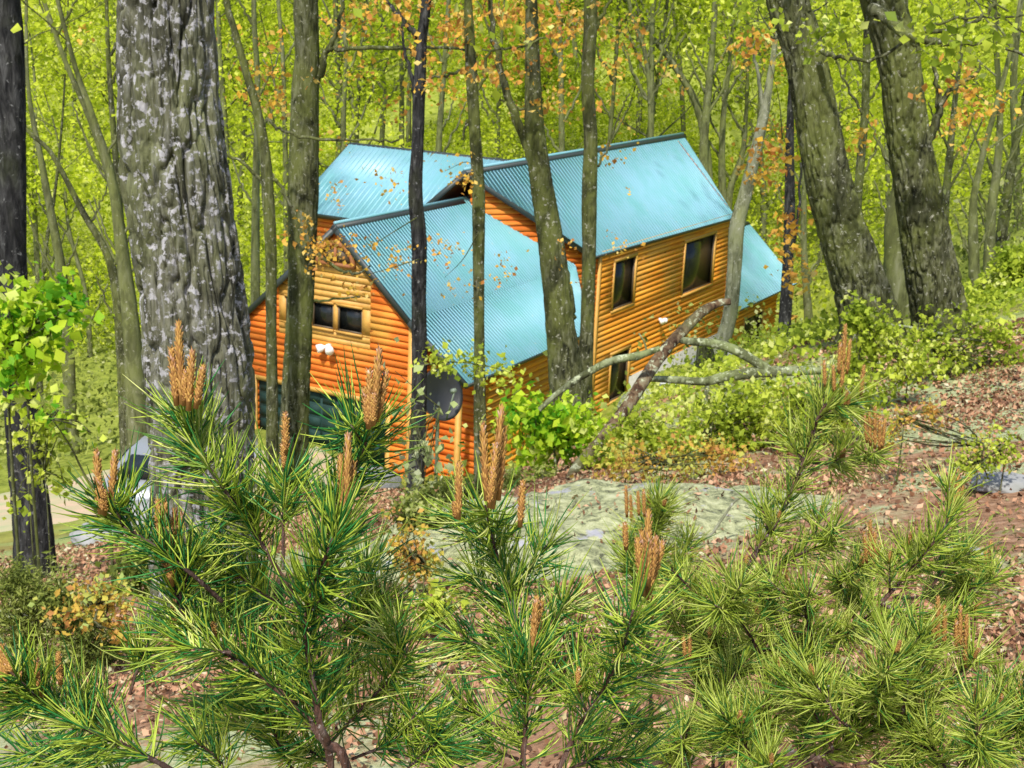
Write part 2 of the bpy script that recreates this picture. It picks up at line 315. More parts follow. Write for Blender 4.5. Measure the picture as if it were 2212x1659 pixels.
# ------------------------------------------------------------------ trees
def trunkmesh(pts, rad, rows, k, amp, ff=1.0, seed=1, knots=(), vz=3.4):
    pts = smooth_line(pts, rows); u = np.linspace(0, 1, len(rad)); r = np.interp(np.linspace(0, 1, rows), u, rad)
    T, N, B = frames(pts); th = np.arange(k)*2*math.pi/k; ct, st = np.cos(th), np.sin(th)
    s = np.r_[0, np.cumsum(np.linalg.norm(np.diff(pts, axis=0), axis=1))]
    rm = r.mean(); S, TH = np.meshgrid(s, th, indexing='ij'); cx, cy = np.cos(TH)*rm*ff*26, np.sin(TH)*rm*ff*26
    wz = S*ff*vz; w = 1.0*(fbm(cx*.3, cy*.3, wz*.5, seed+9, 3)-.45)
    rg = 1-np.abs(2*vn(cx+w*2, cy+w*2, wz, seed)-1); rg2 = 1-np.abs(2*vn(cx*2.1+w, cy*2.1+w, wz*2.1, seed+3)-1)
    h = amp*((-(rg**7)*1.1)-.5*rg2**6+.35*(fbm(cx*.25, cy*.25, wz*.4, seed+5, 3)-.5)+.25*(fbm(cx*3, cy*3, wz*6, seed+7, 2)-.4))
    lob = 1+.05*np.cos(2*TH+seed)+.04*np.cos(3*TH+S*.5)
    RR = r[:, None]*lob*(1+h)
    for (ks, kth, kr, ka) in knots:
        dd = ((S-ks)/kr)**2+((np.angle(np.exp(1j*(TH-kth))))*r[:, None]/kr)**2; RR = RR+ka*np.exp(-dd)
    V = pts[:, None]+RR[..., None]*(ct[None, :, None]*N[:, None]+st[None, :, None]*B[:, None])
    i = np.arange(rows-1)[:, None]; j = np.arange(k)[None]; j2 = (j+1) % k
    return V.reshape(-1, 3), np.stack([i*k+j, i*k+j2, (i+1)*k+j2, (i+1)*k+j], -1).reshape(-1, 4)
def limb(mb, p, d, L, r, depth, tips, k=6, droop=.0):
    """recursive side limb"""
    n = 6; pts = [np.array(p, float)]; d = np.array(d, float); d /= np.linalg.norm(d)
    for i in range(n):
        d = d+R.normal(size=3)*.13+np.array([0, 0, .05-droop]); d /= np.linalg.norm(d); pts.append(pts[-1]+d*L/n)
    mb.tube(pts, np.linspace(r, r*.35, n+1), k, cap=False)
    if depth > 0:
        for q in range(3):
            i = R.integers(2, n+1); dd = d*.8+R.normal(size=3)*.6; limb(mb, pts[i], dd, L*R.uniform(.4, .65), r*.45, depth-1, tips, 4, droop)
    tips.append(pts[-1]); tips.append(pts[n//2+1])
def tree(label, line, D, mat, name='forest_tree', group=None, branches=(), amp=.09, ff=1.0, top=6.0, crown=('mid_leaf', 700, .12), k=28, seed=1, knots=(), sink=.35, rowsper=18, blossoms=(), cat='tree', ground=True, fine=1.0):
    """line: [(px,py,width_px)...] from top to base; D depth at base"""
    Dt = D if not isinstance(D, tuple) else D[0]; Db = D if not isinstance(D, tuple) else D[1]
    line = list(line)[::-1]; m = len(line)
    Ds = np.interp([l[1] for l in line], [line[-1][1], line[0][1]], [Dt, Db]) if line[-1][1] != line[0][1] else [Db]*m
    pts = [P(l[0], l[1], dd) for l, dd in zip(line, Ds)]; rad = [l[2]/F*np.linalg.norm(p)/2 for l, p in zip(line, pts)]
    base = pts[0].copy(); g = gz(np.array([base[0]]), np.array([base[1]]))[0]
    if ground and base[2] > g: 
        b2 = base.copy(); b2[2] = g; pts = [b2]+pts; rad = [rad[0]*1.12]+rad; base = b2
    b3 = pts[0]-np.array([0, 0, sink]); pts = [b3]+pts; rad = [rad[0]*1.15]+rad
    # continue above the frame
    dirn = pts[-1]-pts[-2]; dirn /= np.linalg.norm(dirn); dirn = dirn*.7+np.array([0, 0, .3]); dirn /= np.linalg.norm(dirn); tips = []
    ntop = 3
    if top > 0:
        for q in range(ntop): pts.append(pts[-1]+dirn*top/ntop+R.normal(size=3)*.06*top/ntop); rad.append(rad[-1]*(.72 if q < 2 else .4))
    # resample by arc length
    L = np.r_[0, np.cumsum(np.linalg.norm(np.diff(pts, axis=0), axis=1))]; rows = int(max(24, L[-1]*rowsper)); 
    fine_pts = smooth_line(pts, 400); Lf = np.r_[0, np.cumsum(np.linalg.norm(np.diff(fine_pts, axis=0), axis=1))]
    uu = np.linspace(0, Lf[-1], rows); rp = np.stack([np.interp(uu, Lf, fine_pts[:, c]) for c in range(3)], 1); rr = np.interp(uu/Lf[-1], L/L[-1], rad)
    t = thing(name, base, label, cat, group)
    V, q = trunkmesh(rp, rr, rows, k, amp, ff, seed, knots); make('trunk', V, [q], mat, t, base, smooth=True)
    if branches:
        for br in branches:
            mb = MB(); bl = [P(b[0], b[1], Dt*(b[3] if len(b) > 3 else 1)) for b in br]; bw = [b[2]/F*Dt/2 for b in br]
            s = smooth_line(bl, len(bl)*5); s += R.normal(size=s.shape)*.006*Dt/10; mb.tube(s, np.interp(np.linspace(0, 1, len(s)), np.linspace(0, 1, len(bw)), bw), 7)
            mb.build('branch', mat, t, base, smooth=True)
    if top > 0:
        mb = MB(); topi = np.array(pts[-ntop-1:])
        for q in range(7):
            f = R.random(); p = topi[0]*(1-f)+topi[-1]*f; a = R.uniform(0, 6.28); limb(mb, p, (math.cos(a), math.sin(a), .5), top*R.uniform(.3, .5), rad[-ntop-1]*.35, 1, tips)
        cr = mb.build('crown', mat, t, base)
        if crown:
            pt = cloud(tips, crown[1], top*.09); foliage('leaves', pt, crown[2], M[crown[0]], cr, base, vary=vary_of(pt, .8))
    if blossoms:
        pts_ = []
        for (bx, by, br, cnt) in blossoms:
            c = np.stack([P(bx+R.normal()*br, by+R.normal()*br*.8, Dt*R.uniform(.93, 1.08)) for _ in range(max(2, cnt//12))]); pts_.append(cloud(c, int(cnt*.6), .07))
        pts_ = np.concatenate(pts_); foliage('blossom', pts_, .085, M['orange'], t, base)
    return t

tree('massive oak with grey lichen patches on deeply furrowed bark, left of the cabin', [(362,-10,200),(366,120,205),(374,300,222),(392,450,222),(414,600,224),(428,720,232),(436,850,228),(438,1000,216),(440,1330,240)], 6.6,
     M['oak'], 'oak_tree', amp=.15, ff=.92, k=300, rowsper=110, seed=4, top=5, knots=[(4.05, 3.6, .10, .07)], crown=('mid_leaf', 160, .07))
tree('dark trunk at the left edge of the photo behind bright maple leaves', [(8,-10,66),(20,150,64),(25,300,60),(27,500,58),(30,640,60),(42,850,66),(52,960,72),(68,1120,80),(76,1230,88)], 12, M['darkbark'], amp=.10, k=48, rowsper=26, seed=8, top=6,
     branches=[[(40,120,26),(20,60,20),(-15,20,14)]])
tree('mossy trunk standing before the garage gable window', [(660,-10,50),(664,120,50),(660,200,56),(656,420,64),(652,600,54),(644,750,56),(636,900,60),(632,1030,64)], 21, M['bark'], amp=.08, seed=12, top=8, k=40,
     branches=[[(668,210,24),(690,160,18),(706,112,14),(740,106,10),(860,104,9),(960,104,6),(1060,110,3)],[(706,112,12),(730,60,9),(745,-10,7)],[(672,520,9),(700,560,8),(760,590,7),(800,575,4)],[(640,655,8),(700,648,6),(780,640,4)]],
     blossoms=[(660,510,34,260),(700,540,22,90),(590,215,36,160),(610,170,30,60)])
tree('thin wavering trunk crossing the left end of the garage wall', [(488,-10,14),(505,60,15),(530,150,17),(556,240,20),(572,330,25),(580,430,28),(586,560,26),(586,700,24),(588,860,26),(588,960,28)], 20, M['bark'], amp=.06, seed=15, top=5,
     branches=[[(575,258,8),(620,285,7),(680,300,7),(780,302,5),(860,305,4)],[(580,380,9),(605,400,8),(632,450,6)],[(576,410,10),(555,380,9),(520,350,7),(480,330,5)]], blossoms=[(600,60,60,70)])
tree('near-black slim trunk in front of the left roofs', [(922,-10,22),(912,80,22),(906,200,28),(903,300,26),(898,420,32),(906,520,34),(905,640,32),(906,760,34),(904,900,34),(896,1060,40)], 18, M['darkbark'], amp=.07, seed=17, top=7, k=36,
     branches=[[(903,240,12),(885,150,8),(872,90,6),(868,40,5),(850,-10,4)],[(904,80,15),(885,60,12),(850,20,9),(830,-10,7)]], blossoms=[(900,90,70,160),(830,50,50,120),(905,185,8,30)])
tree('slender grey trunk in front of the small gable peak', [(1012,-10,16),(1014,60,22),(1018,150,24),(1026,280,24),(1034,420,28),(1034,560,24),(1035,700,22),(1036,860,26),(1038,1050,30)], 19, M['bark'], amp=.06, seed=19, top=6,
     branches=[[(1022,210,8),(1045,165,7),(1060,110,6),(1110,105,5),(1180,80,4)],[(1030,120,9),(1000,150,8),(960,165,6),(930,168,4)],[(1024,300,6),(1010,260,9),(1000,300,4)]], blossoms=[(1010,70,50,200),(970,30,60,150),(1060,140,40,120)])
tree('twin-stemmed trunk base with heavier stem leaning over the blue roof', [(1148,-10,26),(1150,80,30),(1152,180,36),(1156,280,44),(1168,380,50),(1184,480,56),(1200,600,62),(1212,720,68),(1226,850,84),(1232,960,96)], 20, M['bark'], amp=.08, seed=23, top=7, k=48,
     branches=[[(1172,400,24),(1148,340,22),(1118,262,20),(1092,190,17),(1070,100,13),(1058,-10,10)],[(1236,690,22),(1226,620,20),(1206,520,14),(1196,450,10)],[(1150,220,8),(1120,235,6),(1060,205,4)]], blossoms=[(1160,30,50,220),(1110,60,50,170),(1090,150,26,110),(1170,140,30,90),(1160,230,14,40)])
tree('straight stem with grey patches dividing the large blue roof', [(1277,-10,28),(1276,60,30),(1270,180,28),(1276,300,30),(1273,420,34),(1272,560,30),(1268,700,30),(1262,820,36),(1258,950,44)], 20.3, M['bark'], amp=.06, seed=27, top=7, k=36,
     branches=[[(1290,360,6),(1315,310,5),(1340,240,4),(1360,200,3)],[(1284,60,12),(1300,30,8),(1330,-10,6)]], blossoms=[(1230,50,40,160),(1290,40,50,150),(1225,180,14,50),(1310,210,40,60)])
tree('pale grey trunk leaning right past the cabin corner', [(1668,140,12),(1652,240,20),(1632,330,24),(1610,420,28),(1592,490,32),(1586,580,30),(1576,680,30),(1556,750,34),(1540,800,44)], 26, M['paletrunk'], amp=.04, seed=31, top=3,
     branches=[[(1650,250,10),(1640,180,8),(1625,110,6)]], crown=('mid_leaf', 260, .16))
tree('short dark mossy trunk stub beneath the pale leaning trunk', [(1520,742,30),(1524,780,46),(1528,815,62)], 25, M['bark'], 'tree_stump', amp=.09, seed=33, top=0, cat='stump')
tree('dark spindly trunk by the small right porch', [(1708,240,16),(1706,340,20),(1706,450,24),(1702,560,24),(1697,660,28),(1688,795,32)], 27, M['darkbark'], amp=.06, seed=35, top=3, branches=[[(1702,560,8),(1724,470,7),(1730,350,5)]], crown=('mid_leaf', 260, .16), blossoms=[(1700,270,18,60),(1706,420,16,60),(1660,270,14,40)])
tree('thick mossy trunk leaning left, nearest of the right-hand pair', [(1700,-10,84),(1722,60,82),(1744,150,84),(1764,260,88),(1784,370,92),(1808,470,98),(1838,560,106),(1866,650,118),(1884,730,132)], 17, M['bark'], amp=.15, ff=.9, seed=39, top=6, k=120, rowsper=50,
     branches=[[(1770,110,14,.98),(1812,124,9,.96),(1900,125,7,.95),(1990,60,6,.95),(2090,40,5,.95),(2212,35,4,.95)],[(1735,95,12),(1700,86,9),(1665,80,5)]])
tree('thick dark-streaked trunk leaning left near the right edge', [(1905,-10,92),(1930,80,90),(1946,170,88),(1958,280,90),(1978,400,98),(1998,520,108),(2016,620,118),(2034,740,128)], 17.5, M['bark'], amp=.15, ff=.9, seed=41, top=6, k=120, rowsper=50,
     branches=[[(2000,320,22),(2018,270,20),(2030,220,14),(2018,160,9),(2024,110,7)],[(2026,232,12),(2060,190,11),(2100,165,8),(2130,130,5)],[(1880,20,26,.93),(1925,45,24,.92),(1960,75,20,.9),(2040,92,13,.9),(2120,95,8,.9),(2212,120,5,.9)],[(1955,70,10,.9),(2080,60,8,.9),(2150,10,7,.9)],[(1960,78,12,.9),(1985,110,9,.9),(1972,150,5,.9)]], blossoms=[(2060,140,22,60),(2080,250,50,260),(2110,230,30,100)])
# middle distance: trunks that can be told apart behind and beside the cabin
grp = 'slender forest trees beyond the cabin'
ORD = ['first', 'second', 'third', 'fourth', 'fifth', 'sixth', 'seventh', 'eighth', 'ninth', 'tenth', 'eleventh', 'twelfth']
mids = [ # (landmark, [line], D, mat, crown)
 ('L', [(60,180,8),(95,380,14),(140,640,22),(152,900,28)], 38), ('L', [(40,250,8),(110,330,10),(180,460,14),(236,560,18),(262,700,30),(274,900,34)], 30),
 ('L', [(150,100,9),(196,240,12),(240,380,18),(266,560,28),(286,720,36),(296,880,44)], 28), ('L', [(230,-10,7),(236,160,10),(256,420,14),(275,680,20),(300,860,26)], 34),
 ('L', [(90,-10,9),(140,130,10),(210,300,14),(262,500,20),(284,780,26)], 36), ('L', [(118,420,6),(96,560,9),(84,780,14)], 44), ('L', [(150,500,8),(186,640,10),(196,800,13)], 56),
 ('M', [(548,-10,10),(556,180,12),(553,420,16),(552,620,20)], 42), ('M', [(600,-10,8),(612,150,9),(618,420,13),(620,640,15)], 60), ('M', [(738,-10,10),(748,120,10),(742,250,12),(745,480,16)], 60),
 ('M', [(800,60,7),(830,180,9),(825,320,12),(830,480,15)], 75), ('M', [(790,-10,8),(778,140,9),(770,300,12),(770,420,14)], 66), ('M', [(862,-10,8),(868,200,10),(866,420,14)], 70), ('M', [(970,-10,9),(960,140,10),(948,320,13),(950,460,15)], 62),
 ('C', [(1085,60,7),(1078,200,9),(1072,400,12)], 72), ('C', [(1205,-10,9),(1212,160,12),(1214,330,14),(1216,480,16)], 66), ('C', [(1336,-10,8),(1330,140,9),(1318,290,10),(1310,420,12)], 70), ('C', [(1362,20,9),(1392,110,10),(1404,220,10),(1404,400,13)], 66),
 ('C', [(1412,-10,12),(1408,110,11),(1406,300,12)], 66), ('C', [(1370,30,7),(1440,120,12),(1500,215,15),(1522,300,18),(1530,420,20)], 67), ('C', [(1450,-10,7),(1470,150,9),(1478,340,11)], 80),
 ('R', [(1545,-10,12),(1538,110,13),(1528,220,17),(1520,340,20),(1528,460,24)], 66), ('R', [(1575,140,9),(1562,260,13),(1560,380,17),(1566,520,20)], 68), ('R', [(1612,240,9),(1604,330,12),(1580,400,15),(1570,480,18)], 70),
 ('R', [(1600,40,7),(1610,160,8),(1624,300,9),(1640,500,12)], 84), ('R', [(1640,300,10),(1650,430,14),(1648,560,18),(1650,700,20)], 74), ('R', [(1742,330,9),(1736,480,12),(1740,600,15),(1748,720,20)], 50),
 ('E', [(1876,20,14),(1872,130,16),(1868,250,16),(1858,360,18),(1852,440,18),(1846,560,22)], 34), ('E', [(1948,280,26),(1950,400,46),(1936,470,52),(1940,600,60),(1948,700,66)], 26), ('E', [(1905,150,7),(1915,300,9),(1918,520,12)], 62),
 ('E', [(2070,160,10),(2052,330,15),(2040,470,18),(2038,640,22)], 40), ('E', [(2160,240,12),(2154,360,16),(2140,470,20),(2134,640,26)], 32), ('E', [(2196,300,14),(2176,420,20),(2156,560,24),(2150,640,30)], 34), ('E', [(2112,380,12),(2102,500,20),(2106,640,26)], 30), ('E', [(2206,-10,12),(2190,160,14),(2194,330,16),(2204,560,20)], 44)]
LM = {'L': 'left of the lichened oak', 'M': 'behind the garage roofs', 'C': 'behind the big blue roof', 'R': 'between the cabin and the thick leaning trunks', 'E': 'among the thick leaning trunks'}
cnt = {}
mids.sort(key=lambda a: (list('LMCRE').index(a[0]), a[1][-1][0]))
for i, (lm, ln, D) in enumerate(mids):
    c = cnt.get(lm, 0); cnt[lm] = c+1
    h = D*.28; t_ = max(3.0, 12-abs(ln[0][1])*D/F*.6)
    mt = M['bark'] if i % 3 == 0 and D < 45 else M['farbark']
    bx, by = ln[0][0], ln[0][1]; brs = []
    for s_ in range(4):
        j = R.uniform(.1, .75); yy = by+(ln[-1][1]-by)*j; xx = np.interp(yy, [l[1] for l in ln], [l[0] for l in ln]); dr = R.choice([-1, 1]); ll = R.uniform(40, 110)
        brs.append([(xx, yy, 7), (xx+dr*ll*.4, yy-ll*.7, 5), (xx+dr*ll*.75, yy-ll*1.6, 3)])
    tree(f'{ORD[c]} slim greenish trunk from the left {LM[lm]}', ln, D, mt, group=grp, amp=.05, k=12, rowsper=4, seed=50+i, top=t_, branches=brs, crown=('far_leaf', 900, .09+.0024*D), sink=.6)

# trees farther back with full crowns
def fartree(x, y, h, label, n=4600):
    b = gp(x, y); t = thing('forest_tree', b, label, 'tree', 'leafy trees filling the valley behind the cabin'); mb = MB()
    pts = [b+np.array([0, 0, -.5])]; dd = np.array([R.normal()*.07, R.normal()*.07, 1.0])
    for q in range(8): dd = dd+np.array([R.normal()*.04, R.normal()*.04, 0]); pts.append(pts[-1]+dd*h/8)
    rr = np.linspace(h*.011, h*.002, 9); mb.tube(smooth_line(pts, 20), np.interp(np.linspace(0, 1, 20), np.linspace(0, 1, 9), rr), 7); tips = []
    for q in range(16):
        f = R.uniform(.22, .97); k = f*8; i = min(7, int(k)); p = pts[i]*(1-(k-i))+pts[i+1]*(k-i); a = R.uniform(0, 6.28)
        limb(mb, p, (math.cos(a), math.sin(a), R.uniform(.3, 1.1)), h*(.26-.14*f)*R.uniform(.7, 1.2), h*.004*(1.2-f), 1, tips, 4)
    mb.build('trunk', M['farbark'], t, b)
    keep = [q for q in range(len(tips)) if R.random() < .7]; tp = np.array(tips)[keep]
    pt = cloud(tp, n, h*.035); foliage('crown', pt, .21, M['far_leaf'], t, b, vary=vary_of(pt, .35)+R.normal()*.1)
fl = []
for row, (y0, n_r, sp) in enumerate([(66, 9, 8.2), (80, 11, 8.4), (97, 12, 9.2)]):
    for i in range(n_r):
        x = (i-(n_r-1)/2)*sp+R.uniform(-2, 2); y = y0+R.uniform(-4, 4)
        fl.append((row, i, x, y))
for row, i, x, y in fl:
    if abs(x-8) < 9 and y < 68: y += 7
    where = ['front', 'middle', 'rear'][row]
    fartree(x, y, R.uniform(16, 23), f'leafy yellow-green tree, {ORD[i]} from left, {where} row of the wood behind the cabin')
# far wooded slope: one mass
x = R.uniform(-85, 85, 220000); y = R.uniform(100, 165, 220000); zg = gz(x, y); hh = R.uniform(0, 1, 220000)**.8*(11+7*vn(x*.13, y*.13, 0., 31)); pt = np.stack([x, y, zg+hh], 1)
keep = vn(x*.3, y*.3, hh*.3, 77) > .24; pt = pt[keep]
V, t = leafset(pt, .48, aspect=.75); o = make('far_woodland', V, [t], M['far_leaf'], rnd=np.repeat(vary_of(pt, .16), 2)); tag(o, 'continuous yellow-green spring woodland on the far slope', 'woodland', kind='stuff')
# understorey behind the cabin and along the valley
def understory(name, label, xr, yr, n, hmax, size, mat, seed, thr=.5, maskf=.25):
    x = R.uniform(*xr, n); y = R.uniform(*yr, n); m = vn(x*maskf, y*maskf, 0., seed); k = m > thr; x, y, m = x[k], y[k], m[k]
    # keep out of the house footprint and driveway
    h = R.uniform(0, 1, len(x))*hmax*(m-thr)/(1-thr)*2; pt = np.stack([x, y, gz(x, y)+h+.05], 1); _c, _s = math.cos(1.05), math.sin(1.05); hx = (((x-2.81)*_c+(y-44.3)*_s)-6.0)/18.5; hy = ((-(x-2.81)*_s+(y-44.3)*_c)-5.0)/7.6
    k = (np.maximum(np.abs(hx), np.abs(hy)) > 1) & ~((x > 1.5) & (x < 12) & (y > 22) & (y < 40) & (maskf < .3)) & (np.min(np.hypot(x[:, None]-cl[None, ::3, 0], y[:, None]-cl[None, ::3, 1]), axis=1) > 5.0); pt = pt[k]
    V, t = leafset(pt, size, aspect=.7); o = make(name, V, [t], M[mat], rnd=np.repeat(vary_of(pt, .9), 2)); return tag(o, label, 'undergrowth', kind='stuff')
understory('valley_undergrowth', 'low olive-green undergrowth on the valley floor around the cabin', (-40, 45), (24, 75), 120000, 2.4, .16, 'olive_leaf', 91, .40)
understory('bank_brush', 'low green plants covering the bank beside and above the cabin', (2, 26), (13.5, 38), 46000, .42, .09, 'mid_leaf', 95, .38, .45)
understory('valley_brush', 'airy yellow-green brush rising behind the cabin', (-50, 55), (56, 104), 280000, 7.0, .20, 'far_leaf', 92, .28, .12)
# ------------------------------------------------------------------ cabin
yaw = 1.0503; kM, kG = 1.09, .81
Av, Bv = np.array([math.cos(yaw), math.sin(yaw), 0]), np.array([-math.sin(yaw), math.cos(yaw), 0]); UP = np.array([0, 0, 1.0])
OM = np.array([2.579, 40.652, 0])*kM; y2 = yaw+.026
AG, BG = np.array([math.cos(y2), math.sin(y2), 0]), np.array([-math.sin(y2), math.cos(y2), 0]); OG = np.array([2.579, 40.652, 0])*kG
def fm(u, v, z): return OM+u*Av+v*Bv+z*UP
def fg(u, v, z): return OG+u*AG+v*BG+z*UP
ze, LM_, WM = -7.135*kM, 11.453*kM, 5.099*kM; hr = 2.603*kM; s1 = hr/(WM/2); zr = ze+hr; dpr = 3.651*kM
def hit(px, py, p0, n): r = ray(px, py); return r*((n@p0)/(n@r))
def hitM(px, py, v=0.0): q = hit(px, py, fm(0, v, 0), Bv)-OM; return q@Av, q[2]
def hitG(px, py, u): q = hit(px, py, fg(u, 0, 0), AG)-OG; return q@BG, q[2]
hb = fm(3, 2.5, -14.2); cabin = thing('log_cabin', hb, 'large log-sided cabin with pale blue-green metal roofs and a garage gable, in the hollow', 'cabin')
def cb(mb, name, mat, parent=cabin, smooth=False): return mb.build(name, M[mat] if isinstance(mat, str) else mat, parent, hb, smooth)
def logwall(name, O, T, Nn, z0, z1, ext, holes=(), ch=.195, parent=cabin, mat='siding'):
    mb = MB(); z = z0; prof = [(-.13, 0), (-.012, 0), (.04, .16), (.06, .5), (.04, .84), (-.012, 1.0), (-.13, 1.0)]
    while z < z1-.02:
        za, zb = z, min(z+ch, z1); zm = (za+zb)/2; e = ext(zm)
        if e[1]-e[0] > .05:
            segs = [e]
            for (h0, h1, a, b) in holes:
                if a < zm < b:
                    ns = []
                    for s in segs:
                        if h1 <= s[0] or h0 >= s[1]: ns.append(s); continue
                        if h0 > s[0]: ns.append((s[0], h0))
                        if h1 < s[1]: ns.append((h1, s[1]))
                    segs = ns
            for (t0, t1) in segs:
                V = []
                for end, tt in ((0, t0), (1, t1)):
                    for (o_, f_) in prof:
                        zz = za+f_*(zb-za); x = ext(zz); te = tt
                        if abs(tt-e[end]) < 1e-6: te = x[end]
                        V.append(O+T*te+Nn*o_+UP*zz)
                n = len(prof); mb.add(V, [[i, i+1, n+i+1, n+i] for i in range(n-1)]+[[n-1, 0, n, 2*n-1]], [[0, i+1, i] for i in range(1, n-1)]+[[n, n+i, n+i+1] for i in range(1, n-1)])
        z += ch
    return cb(mb, name, mat, parent)
def window(O, T, Nn, t0, t1, z0, z1, tw=.11, bars=(), parent=cabin, mat='trim', glass='glass', name='window'):
    mb = MB(); f = lambda t, o_, z: O+T*t+Nn*o_+UP*z
    for (a, b, c, d) in ((t0-tw, t1+tw, z1, z1+tw*1.2), (t0-tw, t1+tw, z0-tw, z0), (t0-tw, t0, z0, z1), (t1, t1+tw, z0, z1)):
        mb.box(f, (a, -.02, c), (b, .085, d))
    w = cb(mb, name, mat, parent); 
    g = MB(); g.box(f, (t0, -.06, z0), (t1, -.03, z1)); cb(g, 'glass', glass, w)
    s = MB(); b_ = .045
    for (a, b, c, d) in ((t0, t1, z1-b_, z1), (t0, t1, z0, z0+b_), (t0, t0+b_, z0+b_, z1-b_), (t1-b_, t1, z0+b_, z1-b_)): s.box(f, (a, -.028, c), (b, .03, d))
    for q in bars: s.box(f, (t0+b_, -.026, q-.02), (t1-b_, .02, q+.02))
    cb(s, 'sash', 'frame', w); return w
def roof(name, poly, eave_dir, sp=.28, th=.05, fas=.17, rib=(.03, .010), over=True):
    poly = np.asarray(poly, float); c = poly.mean(0); n = np.cross(poly[1]-poly[0], poly[2]-poly[0]); n /= np.linalg.norm(n)
    if n[2] < 0: n = -n; poly = poly[::-1]
    E = eave_dir/np.linalg.norm(eave_dir); E = E-n*(E@n); E /= np.linalg.norm(E); S = np.cross(n, E)
    q2 = np.stack([(poly-c)@E, (poly-c)@S], 1); mb = MB(); mb.slab(poly, n, th)
    s = q2[:, 0].min()+.06
    while s < q2[:, 0].max()-.02:
        ws = []
        for i in range(len(q2)):
            a, b = q2[i], q2[(i+1) % len(q2)]
            if (a[0]-s)*(b[0]-s) < 0: ws.append(a[1]+(b[1]-a[1])*(s-a[0])/(b[0]-a[0]))
        if len(ws) >= 2 and max(ws)-min(ws) > .1:
            a, b = min(ws), max(ws); w, h = rib; V = []
            for x in (a, b): V += [c+E*(s-w)+S*x-n*.004, c+E*(s-w*.4)+S*x+n*h, c+E*(s+w*.4)+S*x+n*h, c+E*(s+w)+S*x-n*.004]
            mb.add(V, [[0,1,5,4],[1,2,6,5],[2,3,7,6],[0,3,2,1],[4,5,6,7]])
        s += sp
    o = cb(mb, name, 'roof'); sf = MB(); ins = c+(poly-c)*.985-n*(th+.006); sf.slab(ins, n, .04); cb(sf, 'soffit', 'soffit', o)
    fa = MB()
    for i in range(len(poly)):
        a, b = poly[i], poly[(i+1) % len(poly)]; e = b-a; Ln = np.linalg.norm(e); e = e/Ln; out = np.cross(e, n)
        if out@(a-c) < 0: out = -out
        a_, b_ = a+out*.004-n*.012, b+out*.004-n*.012; fa.box8([a_-n*fas, b_-n*fas, b_+out*.03-n*fas, a_+out*.03-n*fas, a_, b_, b_+out*.03, a_+out*.03])
    cb(fa, 'fascia', 'fascia', o); return o
# --- main block
def onM(px, py, side=1):   # on the right slope plane z = ze + s1*v
    n = np.cross(Av, Bv+s1*UP); return hit(px, py, fm(0, 0, ze), n)
r0, r1, r2, r3 = onM(1003, 368), onM(1475, 290), onM(1589, 469), onM(1287, 553)
roof('roof', [r3, r2, r1, r0], Av, .22)
def mir(p): q = p-OM; u, v, z = q@Av, q@Bv, q[2]; return u, v, z
def left_of(pe, pr):  # mirror eave point about the ridge point's v
    ue, ve, z_ = mir(pe); ur, vr, zz = mir(pr); return fm(ue, 2*vr-ve, z_)
nL = np.cross(Av, -Bv*1.0+s1*UP); vr0 = mir(r0)[1]; lk = hit(922, 438, r0, nL); lk = r0+(lk-r0)*1.12
roof('roof', [left_of(r3, r0), left_of(r2, r1), r1+UP*.003, r0+UP*.003, lk], Av, .22)
rc = MB(); rc.tube([r0+UP*.03, r1+UP*.03], [.055, .055], 8); cb(rc, 'ridge_cap', 'roof')
GB = -17.0
w1 = [hitM(1326, 566), hitM(1364, 654)]; w2 = [hitM(1479, 524), hitM(1534, 612)]; w3 = [hitM(1318, 768), hitM(1350, 850)]
ws = [(min(a[0], b[0]), max(a[0], b[0]), min(a[1], b[1]), max(a[1], b[1])) for a, b in (w1, w2, w3)]
print('M windows', ws)
ws = [(a, b, c, min(d, ze-.28)) for a, b, c, d in ws]
Nr = -Bv; O0 = fm(0, 0, 0)
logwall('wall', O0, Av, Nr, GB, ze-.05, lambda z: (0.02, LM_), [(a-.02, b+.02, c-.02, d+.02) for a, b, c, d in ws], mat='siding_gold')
for a, b, c, d in ws: window(O0, Av, Nr, a, b, c, d, .09)
Lp = math.hypot(dpr, WM/2)
for sgn, nm_ in ((1, 'r'), (-1, 'l')):
    c0 = fm(0, 0, 0) if sgn == 1 else fm(0, WM, 0); tip = fm(-dpr, WM/2, 0); T = (tip-c0)/Lp; Nn = np.cross(T, UP); Nn = Nn if Nn@Av < 0 else -Nn
    hs = []
    if sgn == 1:
        pass
    logwall('wall', c0, T, Nn, GB, zr-.12, lambda z: (.02 if z < ze else (z-ze+.06)/hr*Lp, Lp), hs)
logwall('wall', fm(LM_, 0, 0), Bv, Av, GB, zr-.1, lambda z: ((0, WM) if z < ze else ((z-ze)/s1, WM-(z-ze)/s1)))
logwall('wall', fm(0, WM, 0), Av, Bv, GB, ze, lambda z: (0, LM_))
tb = MB()
for u in (0, LM_):
    tb.box(fm, (u-.075, -.085, GB), (u+.075, -.0, ze-.1))
tb.box(lambda a, b, c: fm(a, b, c), (.08, -.075, ze-.26), (LM_-.08, -.0, ze-.06)); cb(tb, 'corner_board', 'trim')
